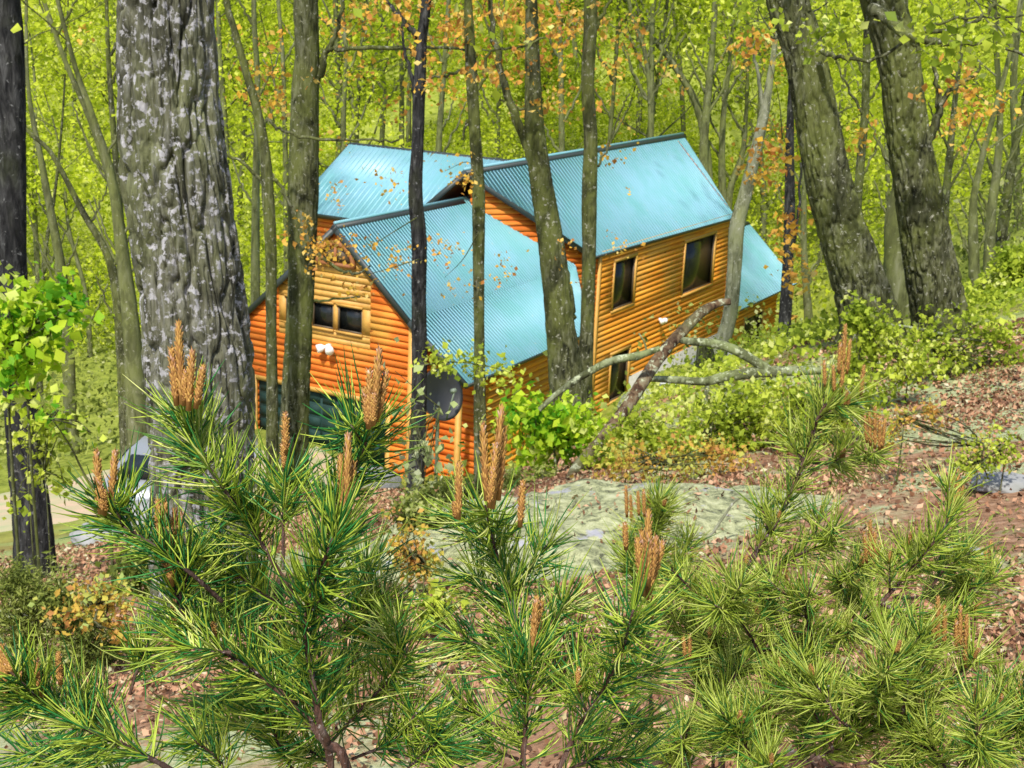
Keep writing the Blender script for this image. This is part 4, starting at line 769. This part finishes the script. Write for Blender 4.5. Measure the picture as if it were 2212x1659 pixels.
for nm2, blobs, D, mt, sz, n in [
    ('yellow-orange seedling patch between the curved branch and the flat boulder', [(1440,1000,120,34,1.4),(1540,985,90,34,1),(1350,1000,70,44,.8)], 10.5, 'yellow', .065, 700),
    ('low green brush under the thick curved fallen branch', [(1380,940,60,40,1.2),(1450,960,80,34,1.4),(1340,990,50,30,1)], 12.2, 'mid_leaf', .09, 1700),
    ('grey-green brush under the garage corner behind the pines', [(940,1090,50,36,1),(1010,1080,60,40,1),(1100,1060,60,40,1),(1180,1060,50,40,1)], 12.5, 'olive_leaf', .075, 2600),
    ('leafy green brambles below the horizontal fallen branch', [(1560,900,80,50,1.6),(1650,880,80,50,1.6),(1600,960,90,40,1.4),(1500,960,50,30,.8)], 12, 'mid_leaf', .085, 1500),
    ('leafy green brambles right of the horizontal fallen branch', [(1740,860,80,50,1.6),(1800,900,80,50,1.6),(1860,850,70,50,1.2),(1740,940,80,36,1.2)], 11.5, 'mid_leaf', .08, 1300),
    ('bright yellow-green seedling bush before the thick leaning trunk', [(1860,690,30,34,1),(1900,740,50,40,1),(1850,780,50,36,.8),(1960,790,60,40,1)], 13, 'mid_leaf', .09, 1200),
    ('dense green brush at the right edge beneath the leaning trunks', [(2060,760,80,50,1.4),(2150,720,60,60,1.4),(2180,800,50,40,1),(2100,830,60,30,1),(1990,740,60,50,1)], 14, 'mid_leaf', .09, 1300),
    ('orange-leafed seedlings in the brown leaf litter at upper right', [(1950,900,24,20,.4),(2010,890,30,14,.4),(1920,950,20,30,.3),(2120,960,50,16,.3)], 9, 'yellow', .05, 240),
    ('low green seedling clump in the leaf litter at right', [(2110,1000,60,34,1),(2170,960,50,34,.6)], 8, 'mid_leaf', .045, 330),
    ('orange seedling seen in the gap between the two big pines', [(880,1190,44,60,1),(915,1220,40,34,.6)], 6.5, 'yellow', .05, 330),
    ('grey-green brush seen beyond the gap between the two big pines', [(900,1110,50,30,1),(960,1150,40,30,.8)], 8, 'olive_leaf', .06, 900),
    ('pale green seedling on the ground in the gap between the pines', [(960,1310,40,30,.8),(930,1330,20,20,.4)], 5, 'mid_leaf', .05, 160),
    ('brush on the bank between the small porch and the long fallen branch', [(1650,825,40,10,.6),(1730,810,50,14,1),(1790,780,50,24,1),(1850,740,40,24,.8)], 20, 'mid_leaf', .12, 1500),
    ('pale green brush on the open bank at the far right edge', [(2150,640,70,26,1.2),(2190,600,40,24,1),(2090,660,50,20,.8),(2200,560,30,20,.6)], 24, 'mid_leaf', .16, 2200),
    ('brush around the base of the dark stump at the side wall', [(1560,830,60,30,1),(1500,860,50,24,.6),(1650,790,40,16,.5)], 22, 'mid_leaf', .12, 900)]:
    shrub(nm2, [[(blobs[0][0], blobs[0][1]+40), (blobs[0][0], blobs[0][1])], [(blobs[-1][0], blobs[-1][1]+40), (blobs[-1][0]+5, blobs[-1][1])]], blobs, D, mt, sz, n, stemw=5, name='shrub' if 'seedling' not in nm2 else 'seedling', cat='shrub' if 'seedling' not in nm2 else 'seedling')
shrub('pale green leaf spray hanging by the top of the thick leaning trunk', [[(1745,110),(1790,70),(1830,60)]], [(1770,90,34,34,.6),(1810,75,34,24,.6),(1700,55,30,12,.3)], 15, 'mid_leaf', .085, 130, 'leafy_branch', 'branch', stemw=4)
shrub('bright leaf sprays hanging from the bare limb at the upper right', [[(2000,100),(2040,80),(2100,70)]], [(1985,50,30,14,.4),(2060,90,30,16,.5),(2120,110,40,20,.5),(2160,70,40,20,.4)], 14.5, 'mid_leaf', .11, 160, 'leafy_branch', 'branch', stemw=4)
shrub('orange maple flower cluster spread before the left blue roof', [[(900,470),(820,520),(760,560)],[(905,560),(840,580),(770,600)]], [(770,530,60,30,.6),(840,560,60,36,.6),(960,540,60,40,.6),(730,420,40,40,.3),(830,400,60,30,.3),(690,560,40,20,.6),(760,620,50,16,.5)], 17.5, 'orange', .055, 420, 'flowering_branch', 'branch', stemw=3, spread=1.5)
shrub('orange maple flowers scattered over the small gable and middle roof', [[(1035,380),(1010,350),(960,370)],[(1035,500),(1000,560),(960,600)]], [(1000,390,30,20,.5),(960,350,60,20,.3),(1010,620,80,40,.4),(1090,560,40,40,.3),(1230,560,30,60,.3),(1340,480,60,60,.2)], 18.5, 'orange', .055, 240, 'flowering_branch', 'branch', stemw=3, spread=1.5)
shrub('orange maple flower sprays between the right-hand trunks', [[(1690,300),(1680,200),(1640,60)]], [(1640,100,60,60,.7),(1670,330,30,40,.6),(1700,500,20,60,.5),(1630,380,30,50,.3),(1720,600,26,40,.4),(1860,300,24,30,.3),(1780,430,30,60,.2)], 22, 'orange', .10, 620, 'flowering_branch', 'branch', stemw=3, spread=1.5)
shrub('orange maple flower sprays beyond the upper left trunks', [[(560,20),(590,150),(600,250)]], [(560,190,40,50,.6),(500,60,60,40,.2),(740,60,70,40,.6),(780,20,60,20,.6),(760,160,60,40,.5),(700,300,50,40,.3),(160,60,60,50,.15),(860,240,40,60,.4)], 24, 'orange', .09, 420, 'flowering_branch', 'branch', stemw=3, spread=2)
shrub('orange maple flower sprays filling the top middle of the photo', [[(1100,60),(1060,10),(1020,-30)]], [(960,60,70,50,1),(1090,30,80,40,1),(1250,60,60,50,.8),(1330,110,50,50,.5),(1180,220,60,60,.5),(1340,330,60,60,.3),(960,200,60,50,.5),(1420,180,60,60,.2)], 26, 'orange', .09, 950, 'flowering_branch', 'branch', stemw=3, spread=2.5)

# ------------------------------------------------------------------ leaf litter on the near slope
n = 300000; th = R.uniform(-.52, .62, n); r = 1.8*np.exp(R.uniform(0, 1, n)**.66*math.log(20/1.8)); x = r*np.sin(th); y = r*np.cos(th)
m = fbm(x*.55, y*.55, 0, 21, 3)+.10*(x/(r+1)); k = (m > .44+.10*R.normal(size=n)) & (R.random(n) > .75*np.exp(-(((x-1.9)/2.6)**2+((y-7.2)/2.6)**2))); x, y = x[k], y[k]
pt = np.stack([x, y, gz(x, y)+R.uniform(.0, .03, len(x))], 1); V, t_ = leafset(pt, .014+.0033*np.hypot(x, y), up=.72, aspect=.6); V[:, 2] = np.maximum(V[:, 2], np.repeat(pt[:, 2], 4)-.012)
o = make('leaf_litter', V, [t_], M['litter'], rnd=np.repeat(R.random(len(pt)), 2)); tag(o, 'brown dead leaves strewn over the near slope', 'leaf litter', kind='stuff')
n = 26000; th = R.uniform(-.5, .6, n); r = 2*np.exp(R.uniform(0, math.log(16/2), n)); x = r*np.sin(th); y = r*np.cos(th); k = (fbm(x*.5, y*.5, 0, 41, 3) > .45); x, y = x[k], y[k]
pt = np.stack([x, y, gz(x, y)+R.uniform(.0, .05, len(x))], 1); V, t_ = leafset(pt, .035, up=0, aspect=.35); big = next(o_ for o_ in bpy.data.objects if o_.name == 'boulder'); bv = np.array([(big.matrix_basis@v.co) for v in big.data.vertices]); bv = bv[bv[:, 2] > bv[:, 2].max()-.55]; gk = bv[:, 2] > gz(bv[:, 0], bv[:, 1]); bv = bv[gk]
bs = bv[R.integers(0, len(bv), 420)]+R.normal(size=(420, 3))*np.array([.03, .03, .004])+np.array([0, 0, .015]); V3, t3 = leafset(bs, .035, up=.75, aspect=.6); o3 = make('boulder_litter', V3, [t3], M['litter'], rnd=np.repeat(R.random(len(bs)), 2)); tag(o3, 'scattered dead leaves resting on the broad flat boulder', 'leaf litter', kind='stuff')
o = make('ground_moss', V, [t_], M['olive_leaf'], rnd=np.repeat(R.random(len(pt)), 2)); tag(o, 'tufts of pale green moss and grass between the dead leaves', 'moss', kind='stuff')

# ------------------------------------------------------------------ foreground pines
def needles(lines, dens, L, w, start=0.0, seg=3, ang=(34, 84)):
    PV, DV, AX = [], [], []
    for pts, st in lines:
        pts = smooth_line(pts, 40); s = np.r_[0, np.cumsum(np.linalg.norm(np.diff(pts, axis=0), axis=1))]; n = max(6, int(s[-1]*(1-st)*dens)); u = s[-1]*(st+(1-st)*R.random(n)**.9*.965)
        p = np.stack([np.interp(u, s, pts[:, c]) for c in range(3)], 1); T, N, B = frames(pts); ax = np.stack([np.interp(u, s, T[:, c]) for c in range(3)], 1); ax /= np.linalg.norm(ax, axis=1)[:, None]
        nn = np.cross(ax, R.normal(size=(n, 3))); nn /= np.linalg.norm(nn, axis=1)[:, None]
        rel = u/s[-1]; a = np.radians(R.uniform(ang[0], ang[1], n)-14*np.clip(rel-.85, 0, 1)/.15*R.random(n)); 
        d = ax*np.cos(a)[:, None]+nn*np.sin(a)[:, None]
        for q in (0, 1):
            d2 = d+R.normal(size=(n, 3))*.09; d2 /= np.linalg.norm(d2, axis=1)[:, None]; PV.append(p); DV.append(d2); AX.append(ax)
    p, d, ax = np.concatenate(PV), np.concatenate(DV), np.concatenate(AX); n = len(p); ln = L*R.uniform(.55, 1.15, n)
    cv = (ax*.24+np.array([0, 0, .05])+R.normal(size=(n, 3))*.15); side = np.cross(d, R.normal(size=(n, 3))); side /= np.linalg.norm(side, axis=1)[:, None]; s2_ = np.cross(d, side)
    rings = []
    for i in range(seg+1):
        f = i/seg; c = p+d*(ln*f)[:, None]+cv*(ln*f*f)[:, None]; rr = w*(.75 if i == 0 else (1 if i < seg else .25))
        rings += [c+side*rr, c-side*rr*.5+s2_*rr*.87, c-side*rr*.5-s2_*rr*.87]
    V = np.stack(rings, 1).reshape(-1, 3); k = (np.arange(n)*(seg+1)*3)[:, None, None]; i = (np.arange(seg)*3)[None, :, None]; j = np.arange(3)[None, None]; j2 = (j+1) % 3
    q = np.stack([k+i+j, k+i+j2, k+i+3+j2, k+i+3+j], -1).reshape(-1, 4); cl_ = R.normal(size=1)*.05
    return V, q, np.repeat(np.clip(R.random(n)+cl_, 0, 1), seg*3)
def cone_mesh(L, r, seed, hi=True):
    g = np.random.default_rng(seed); mb = MB(); mb.tube([np.array([0, 0, -.006]), np.array([0, 0, L*.4]), np.array([0, 0, L])], [r*.7, r*.75, r*.35], 8); n = int((L/.0026)*7 if hi else (L/.004)*6); V = []; T = []; base = sum(len(v) for v in mb.V)
    rn = [.25]*sum(len(q) for q in mb.q)
    sc_ = .0030 if hi else .0034; rt = []
    for i in range(n):
        f = (i+.5)/n; z = f*L; a = i*2.39996; rr = r*(1-.62*max(0, f-.75)/.25)*(.82+.18*math.sin(z*900+seed)); o_ = np.array([math.cos(a), math.sin(a), 0]); t = np.array([-math.sin(a), math.cos(a), 0]); c = o_*rr*.75+np.array([0, 0, z])
        tip = c+o_*sc_*.75+np.array([0, 0, sc_*1.1])+g.normal(size=3)*.0005; b0 = len(V)
        V += [c+t*sc_*.5, c+np.array([0, 0, sc_*.9])*.9+o_*sc_*.3, c-t*sc_*.5, c-np.array([0, 0, sc_*.5]), tip]; T += [[b0+3, b0, b0+4], [b0, b0+1, b0+4], [b0+1, b0+2, b0+4], [b0+2, b0+3, b0+4]]
        v_ = np.clip(g.uniform(.2, .7)+.35*max(0, f-.45)*2*g.random(), 0, 1); rt += [v_]*4
    V0 = np.concatenate(mb.V); q0 = np.concatenate(mb.q); t0 = np.concatenate(mb.t)
    return np.concatenate([V0, V]), q0, np.concatenate([t0, np.array(T)+len(V0)]), [.3]*(len(q0)+len(t0))+rt
CONES = {}
def cone_proto(kind, i):
    if (kind, i) not in CONES:
        L, r = {'big': (.040, .0040), 'small': (.022, .0037), 'mid': (.052, .0037)}[kind]; V, q, t, rn = cone_mesh(L, r, i*7+3, kind != 'mid'); o = make('pollen_cone', V, [q, t], M['cone'], rnd=rn, smooth=False); CONES[(kind, i)] = o.data; bpy.data.objects.remove(o)
    return CONES[(kind, i)]
def put_cone(parent, base, p, direc, L, kind, i):
    me = cone_proto(kind, i % 4); o = bpy.data.objects.new('pollen_cone', me); COL.objects.link(o); o.parent = parent
    L0 = {'big': .040, 'small': .022, 'mid': .052}[kind]; s = L/L0; d = Vector(direc).normalized(); q = d.to_track_quat('Z', 'Y'); sw = min(1.1, max(.8, s**.35)); o.matrix_local = Matrix.Translation(Vector([float(v) for v in np.asarray(p)-base]))@q.to_matrix().to_4x4()@Matrix.Diagonal((sw, sw, s, 1))
def pine(label, D, stems, cones, L, w, dens, kind='big', side=7, mat='needle', root=None, nseg=4, start=.3, jit=.05, sidelen=.8, name='pine_sapling', behind=99):
    """stems: [(width_px_base, [(px,py,dD?)...from base to tip], start)]; cones: [(px_top,py_top,px_bot,py_bot,dD)]"""
    b = P(stems[0][1][0][0], stems[0][1][0][1], D); g_ = gp(b[0], b[1]); base = g_.copy(); t = thing(name, base, label, 'pine')
    for si, (wd_, pts, st) in enumerate(stems):
        off = R.normal()*jit; dep = np.cumsum(R.normal(size=len(pts))*jit*.3)+off
        if si == 0: dep *= 0
        if si >= behind: dep += .14
        pp = [P(a[0], a[1], D+d_+(a[2] if len(a) > 2 else 0)) for a, d_ in zip(pts, dep)]
        mb = MB(); rad0 = wd_/F*D/2
        if root and si in root: 
            low = gp(pp[0][0]*.9+b[0]*.1, pp[0][1]+.05); pp2 = [low-UP*.1, low*.5+pp[0]*.5+np.array([.03, .02, 0])]+pp
        else: pp2 = pp
        s = smooth_line(pp2, 14*len(pp2)); rr = np.linspace(rad0*(1.35 if root and si in root else 1), max(rad0*.35, .0016), len(s)); rr = rr*(1+.10*np.sin(np.arange(len(s))*1.7)+.07*R.normal(size=len(s))); mb.tube(s, rr, 8)
        lines = [(pp, st)]
        s2 = smooth_line(pp, 60); T_, N_, B_ = frames(s2); nsd = int(side*np.linalg.norm(np.diff(s2, axis=0), axis=1).sum()/.25)
        for q in range(nsd):
            i = int(60*(st*.6+(1-st*.6)*R.random()*.93)); i = min(i, 58); dd = T_[i]*R.uniform(.4, 1)+N_[i]*R.normal()*.75+B_[i]*R.normal()*.75+np.array([0, 0, .25]); dd /= np.linalg.norm(dd); ln = L*R.uniform(.7, 1.9)*sidelen
            e = s2[i]+dd*ln+np.array([0, 0, .15*ln]); mid = s2[i]+dd*ln*.5; lines.append(([s2[i], mid, e], .1)); mb.tube([s2[i], mid, e], [rad0*.4+.0008, rad0*.35+.0006, .0012], 6)
            if R.random() < .35:
                for q2 in range(R.integers(1, 4)): put_cone(t, base, e+R.normal(size=3)*.002, dd*.3+UP+R.normal(size=3)*.15, L*R.uniform(.15, .38), 'small' if kind == 'big' else kind, q)
        br = mb.build('branch', M['twig'], t, base, smooth=True); V, q_, rn = needles(lines, dens, L, w, seg=nseg)
        make('needle_foliage', V, [q_], M[mat], br, base, rnd=rn, smooth=True)
    for i, c in enumerate(cones):
        dd = c[4] if len(c) > 4 else 0; a, b_ = P(c[0], c[1], D+dd), P(c[2], c[3], D+dd); put_cone(t, base, b_, a-b_, np.linalg.norm(a-b_), kind, i)
    return t
pine('sharp bushy pine with upright brown pollen cones filling the lower left', 1.30,
 [(24, [(760,1720),(700,1600),(620,1510),(545,1445),(470,1395),(400,1330),(372,1258)], .25),
  (18, [(720,1700),(690,1560),(672,1450),(660,1370),(668,1290),(705,1200),(742,1112)], .3),
  (14, [(660,1370),(640,1300),(590,1215),(530,1120),(465,1030),(420,955),(398,872)], .3),
  (11, [(480,1300),(420,1245),(380,1215),(320,1170),(250,1128),(216,1096)], .3),
  (11, [(700,1215),(735,1080),(775,995),(806,905)], .25),
  (8, [(612,1230),(612,1130),(616,1020)], .45), (8, [(500,1410),(430,1402),(380,1392)], .1), (6, [(462,1392),(456,1350)], .0),
  (13, [(420,1690),(300,1625),(220,1590),(150,1555),(105,1510),(68,1468)], .25), (8, [(140,1550),(60,1520),(6,1490)], .1), (8, [(260,1608),(210,1550),(150,1500)], .1),
  (10, [(690,1560),(750,1450),(800,1370),(830,1280)], .2), (10, [(700,1620),(790,1520),(850,1460),(880,1400)], .2), (10, [(660,1450),(600,1360),(540,1290)], .2), (9, [(640,1520),(560,1480),(500,1500),(440,1540)], .2),
  (10, [(700,1400),(760,1320),(800,1220)], .2), (9, [(650,1330),(580,1290),(500,1230),(440,1190)], .2), (9, [(760,1640),(850,1600),(900,1540)], .2), (9, [(560,1600),(500,1560),(400,1580)], .2), (9, [(640,1680),(600,1600),(560,1500)], .2), (9, [(560,1400),(520,1340),(470,1300)], .2), (9, [(690,1500),(620,1440),(560,1400)], .2), (9, [(740,1690),(700,1640),(640,1610)], .2),(9, [(500,1690),(470,1640),(420,1600)], .2),(9, [(860,1690),(900,1640),(950,1600)], .2),(9, [(280,1500),(300,1440),(320,1390)], .2), (9,[(330,1700),(250,1680),(120,1640),(30,1625)],.2)],
 [(385,698,392,850),(370,755,380,860),(416,758,408,870),(400,800,398,866),(440,790,425,870),(434,815,430,866,.01),(208,975,216,1092),(249,976,240,1088,.01),(226,1058,226,1106,-.01),(213,1030,222,1100,-.012),(820,755,808,895),(798,800,800,905),(835,800,818,895,.01),(786,840,795,915),(810,850,806,910,-.01),
  (752,940,748,1100),(735,985,742,1105),(764,1000,752,1108,.01),(616,893,617,970),(611,960,616,1010),(340,1082,352,1200),(356,1090,362,1235),(378,1100,372,1240,.008),(392,1110,382,1215,.012),(368,1140,370,1250,-.01),(350,1180,366,1252,-.01),(378,1292,374,1392),(382,1380,380,1400),(460,1345,462,1392),
  (4,1395,8,1495),(46,1450,40,1500),(80,1425,86,1496),(126,1410,130,1470),(14,1430,10,1498),(712,1195,708,1240),(1062-400,1310,664,1340)], .060, .00098, 860, root=(0, 1), side=1.9, sidelen=.6, behind=11)
pine('sharp slender pine with cone-tipped leaders standing lower centre', 1.36,
 [(16, [(1130,1720),(1134,1590),(1140,1490),(1146,1402)], .2), (14, [(1142,1510),(1122,1380),(1100,1280),(1068,1180),(1048,1092)], .15), (13, [(1190,1700),(1250,1570),(1300,1495),(1345,1400),(1368,1318)], .2),
  (9, [(1110,1330),(1060,1280),(1010,1240)], .15), (9, [(1110,1300),(1150,1220),(1190,1170)], .15), (9, [(1130,1460),(1060,1400),(980,1380)], .15), (9, [(1140,1430),(1200,1340),(1230,1290)], .15), (9, [(1130,1590),(1060,1560),(980,1520)], .15),
  (9, [(1230,1600),(1300,1580),(1400,1560)], .15), (9, [(1290,1510),(1370,1470),(1430,1440)], .15), (9, [(1190,1680),(1290,1640),(1390,1640)], .15), (9, [(1120,1640),(1050,1620),(960,1620)], .15), (9, [(1070,1190),(1020,1150),(990,1110)], .15), (9, [(1160,1540),(1220,1450),(1260,1400)], .15)],
 [(1084,880,1066,1070),(1090,925,1078,1060,.01),(1043,918,1050,1060),(1072,960,1060,1075,-.01),(992,1000,990,1105),(1130,1040,1124,1125),(980,1085,984,1115),(1066,1010,1058,1085,-.012),(1160,1290,1150,1400),(1170,1300,1156,1380,.01),(1150,1370,1146,1402),(1162,1385,1148,1398),(1400,1105,1398,1270),(1386,1150,1394,1265,.01),(1418,1160,1404,1268,-.01),(1432,1170,1408,1262,.012),(1376,1165,1388,1270,-.012),(1402,1150,1400,1250,-.018),(1412,1290,1408,1330),(1350,1130,1352,1180,.05)], .060, .00098, 760, root=(0,), side=1.6, sidelen=.6, behind=3)
pine('softer bushy pine with many orange cones at the lower right, behind the sharp ones', 2.25,
 [(16, [(1600,1260),(1640,1180),(1685,1115),(1738,995),(1768,900),(1800,858)], .15), (8, [(1738,998),(1790,1002),(1850,1000),(1892,975)], .25), (14, [(1560,1440),(1640,1410),(1760,1392),(1850,1350),(1905,1305)], .3), (10, [(1905,1300),(1960,1240),(2010,1180),(2058,1112)], .15), (8, [(1930,1292),(2000,1290),(2060,1285),(2112,1268)], .3), (8, [(1890,1320),(1880,1260),(1882,1218)], .1),
  (9, [(1640,1240),(1720,1200),(1800,1170)], .15), (10, [(1540,1700),(1540,1600),(1520,1500),(1500,1420)], .2), (9, [(1540,1330),(1500,1280),(1450,1230)], .15), (9, [(1640,1410),(1600,1340),(1560,1290)], .15), (9, [(1560,1440),(1520,1380),(1480,1340)], .15), (9, [(1700,1400),(1680,1340),(1640,1290)], .15), (9, [(1600,1430),(1540,1420),(1480,1410)], .15), (9, [(1760,1392),(1740,1330),(1750,1270)], .15), (9, [(1850,1350),(1830,1290),(1800,1240)], .15), (9, [(1560,1440),(1580,1380),(1570,1310)], .15), (9, [(1540,1540),(1580,1470),(1620,1430)], .15), (9, [(1905,1305),(1960,1330),(2030,1350)], .15), (9, [(1640,1410),(1700,1450),(1790,1460)], .15), (9, [(1500,1420),(1460,1350),(1440,1290)], .15), (8, [(2000,1290),(2040,1230),(2100,1190)], .15)],
 [(1826,702,1822,778),(1815,740,1812,800),(1836,735,1830,800),(1800,790,1802,842),(1866,790,1860,850),(1780,780,1782,830),(1822,770,1818,840),(1878,890,1880,955),(1890,880,1890,960),(1900,900,1900,965),(1912,905,1906,962),(1868,895,1872,950),(2060,1025,2058,1098),(2070,1015,2066,1100),(2050,1035,2052,1100),(2082,1040,2074,1100),
  (1880,1125,1880,1200),(1866,1150,1872,1210),(1890,1150,1888,1215),(1902,1170,1894,1212),(2130,1185,2124,1260),(2112,1210,2112,1262),(2140,1170,2134,1240),(1352,1050,1354,1110),(1378,1062,1380,1108),(1390,1058,1392,1110),(1612,1200,1612,1245),(1700,1225,1700,1260)], .062, .00135, 560, kind='mid', mat='needle2', root=(2, 7), nseg=2, side=4, jit=.1, sidelen=.7)
pine('low spreading pine with upright cones in the bottom right corner, nearest the litter', 1.95,
 [(16, [(1640,1700),(1760,1640),(1860,1590),(1950,1540),(1990,1490)], .3), (9, [(1860,1590),(1850,1540),(1840,1500)], .1), (9, [(1950,1540),(2020,1500),(2070,1450)], .1), (12, [(2060,1690),(2110,1630),(2180,1580),(2230,1530)], .2), (9, [(1640,1660),(1600,1600),(1560,1540)], .1), (9, [(1720,1660),(1740,1600),(1770,1550)], .1),
  (8, [(1990,1500),(1990,1440),(2010,1410)], .1), (8, [(1900,1560),(1900,1490),(1920,1440)], .1), (9, [(1560,1700),(1640,1680),(1700,1690)], .1), (8, [(2110,1630),(2110,1590),(2130,1540)], .1), (8, [(1850,1650),(1950,1640),(2050,1650)], .1), (9, [(1600,1640),(1560,1570),(1540,1500)], .1), (9, [(1660,1690),(1640,1600),(1650,1520)], .1), (9, [(1800,1620),(1760,1540),(1740,1470)], .1), (9, [(1860,1590),(1800,1540),(1790,1480)], .1), (9, [(2060,1690),(2020,1620),(2000,1570)], .1), (9, [(2110,1630),(2160,1560),(2180,1490)], .1), (8, [(1500,1700),(1480,1620),(1490,1550)], .1), (9, [(1950,1540),(1960,1470),(1940,1420)], .1)],
 [(2026,1290,2026,1380),(2040,1310,2040,1385),(2014,1330,2018,1385),(2075,1310,2074,1390),(2088,1330,2086,1430),(1914,1425,1914,1480),(1476,1375,1480,1420),(1490,1372,1490,1418),(1876,1395,1876,1450),(2164,1500,2162,1545),(2196,1500,2192,1550),(2205,1470,2202,1540),(1940,1460,1940,1490),(2065,1340,2066,1400)], .062, .0013, 560, kind='mid', mat='needle2', root=(0, 3), nseg=2, side=5, jit=.08, sidelen=.7)
pine('small half-hidden pine between the flat boulder and the sharp centre pine', 2.6, [(10, [(1400,1400),(1395,1300),(1400,1200),(1405,1120)], .1), (8, [(1395,1300),(1370,1250),(1350,1180)], .1), (8, [(1400,1250),(1440,1230),(1470,1220)], .1)], [(1362,1070,1364,1120),(1400,1060,1402,1115)], .062, .0012, 650, kind='mid', mat='needle2', root=(0,), nseg=2, side=5)

# ------------------------------------------------------------------ light
w = bpy.data.worlds.new('World'); sc.world = w; w.use_nodes = True; N = w.node_tree.nodes; Lk = w.node_tree.links; bg = N['Background']
sk = N.new('ShaderNodeTexSky'); sk.sky_type = 'NISHITA'; sk.sun_disc = False; el, az = math.radians(54), math.radians(-166)
sk.sun_elevation = el; sk.sun_rotation = az; sk.air_density = 1.0; sk.dust_density = 1.5; Lk.new(sk.outputs[0], bg.inputs[0]); bg.inputs[1].default_value = .115
su = bpy.data.lights.new('sun', 'SUN'); su.energy = 3.5; su.angle = math.radians(2.5); su.color = (1, .95, .86); so = bpy.data.objects.new('sun', su); COL.objects.link(so)
sd = Vector((math.sin(az)*math.cos(el), math.cos(az)*math.cos(el), math.sin(el))); so.rotation_euler = sd.to_track_quat('Z', 'Y').to_euler(); so.location = (0, 0, 60)
vs_ = sc.view_settings; vs_.view_transform = 'Standard'; vs_.look = 'None'; vs_.exposure = .72; vs_.gamma = 1; vs_.use_curve_mapping = False
sc.render.engine = 'CYCLES'; sc.cycles.use_denoising = True; sc.cycles.max_bounces = 6; sc.cycles.diffuse_bounces = 3; sc.cycles.transmission_bounces = 3; sc.cycles.transparent_max_bounces = 4; sc.cycles.sample_clamp_indirect = 6
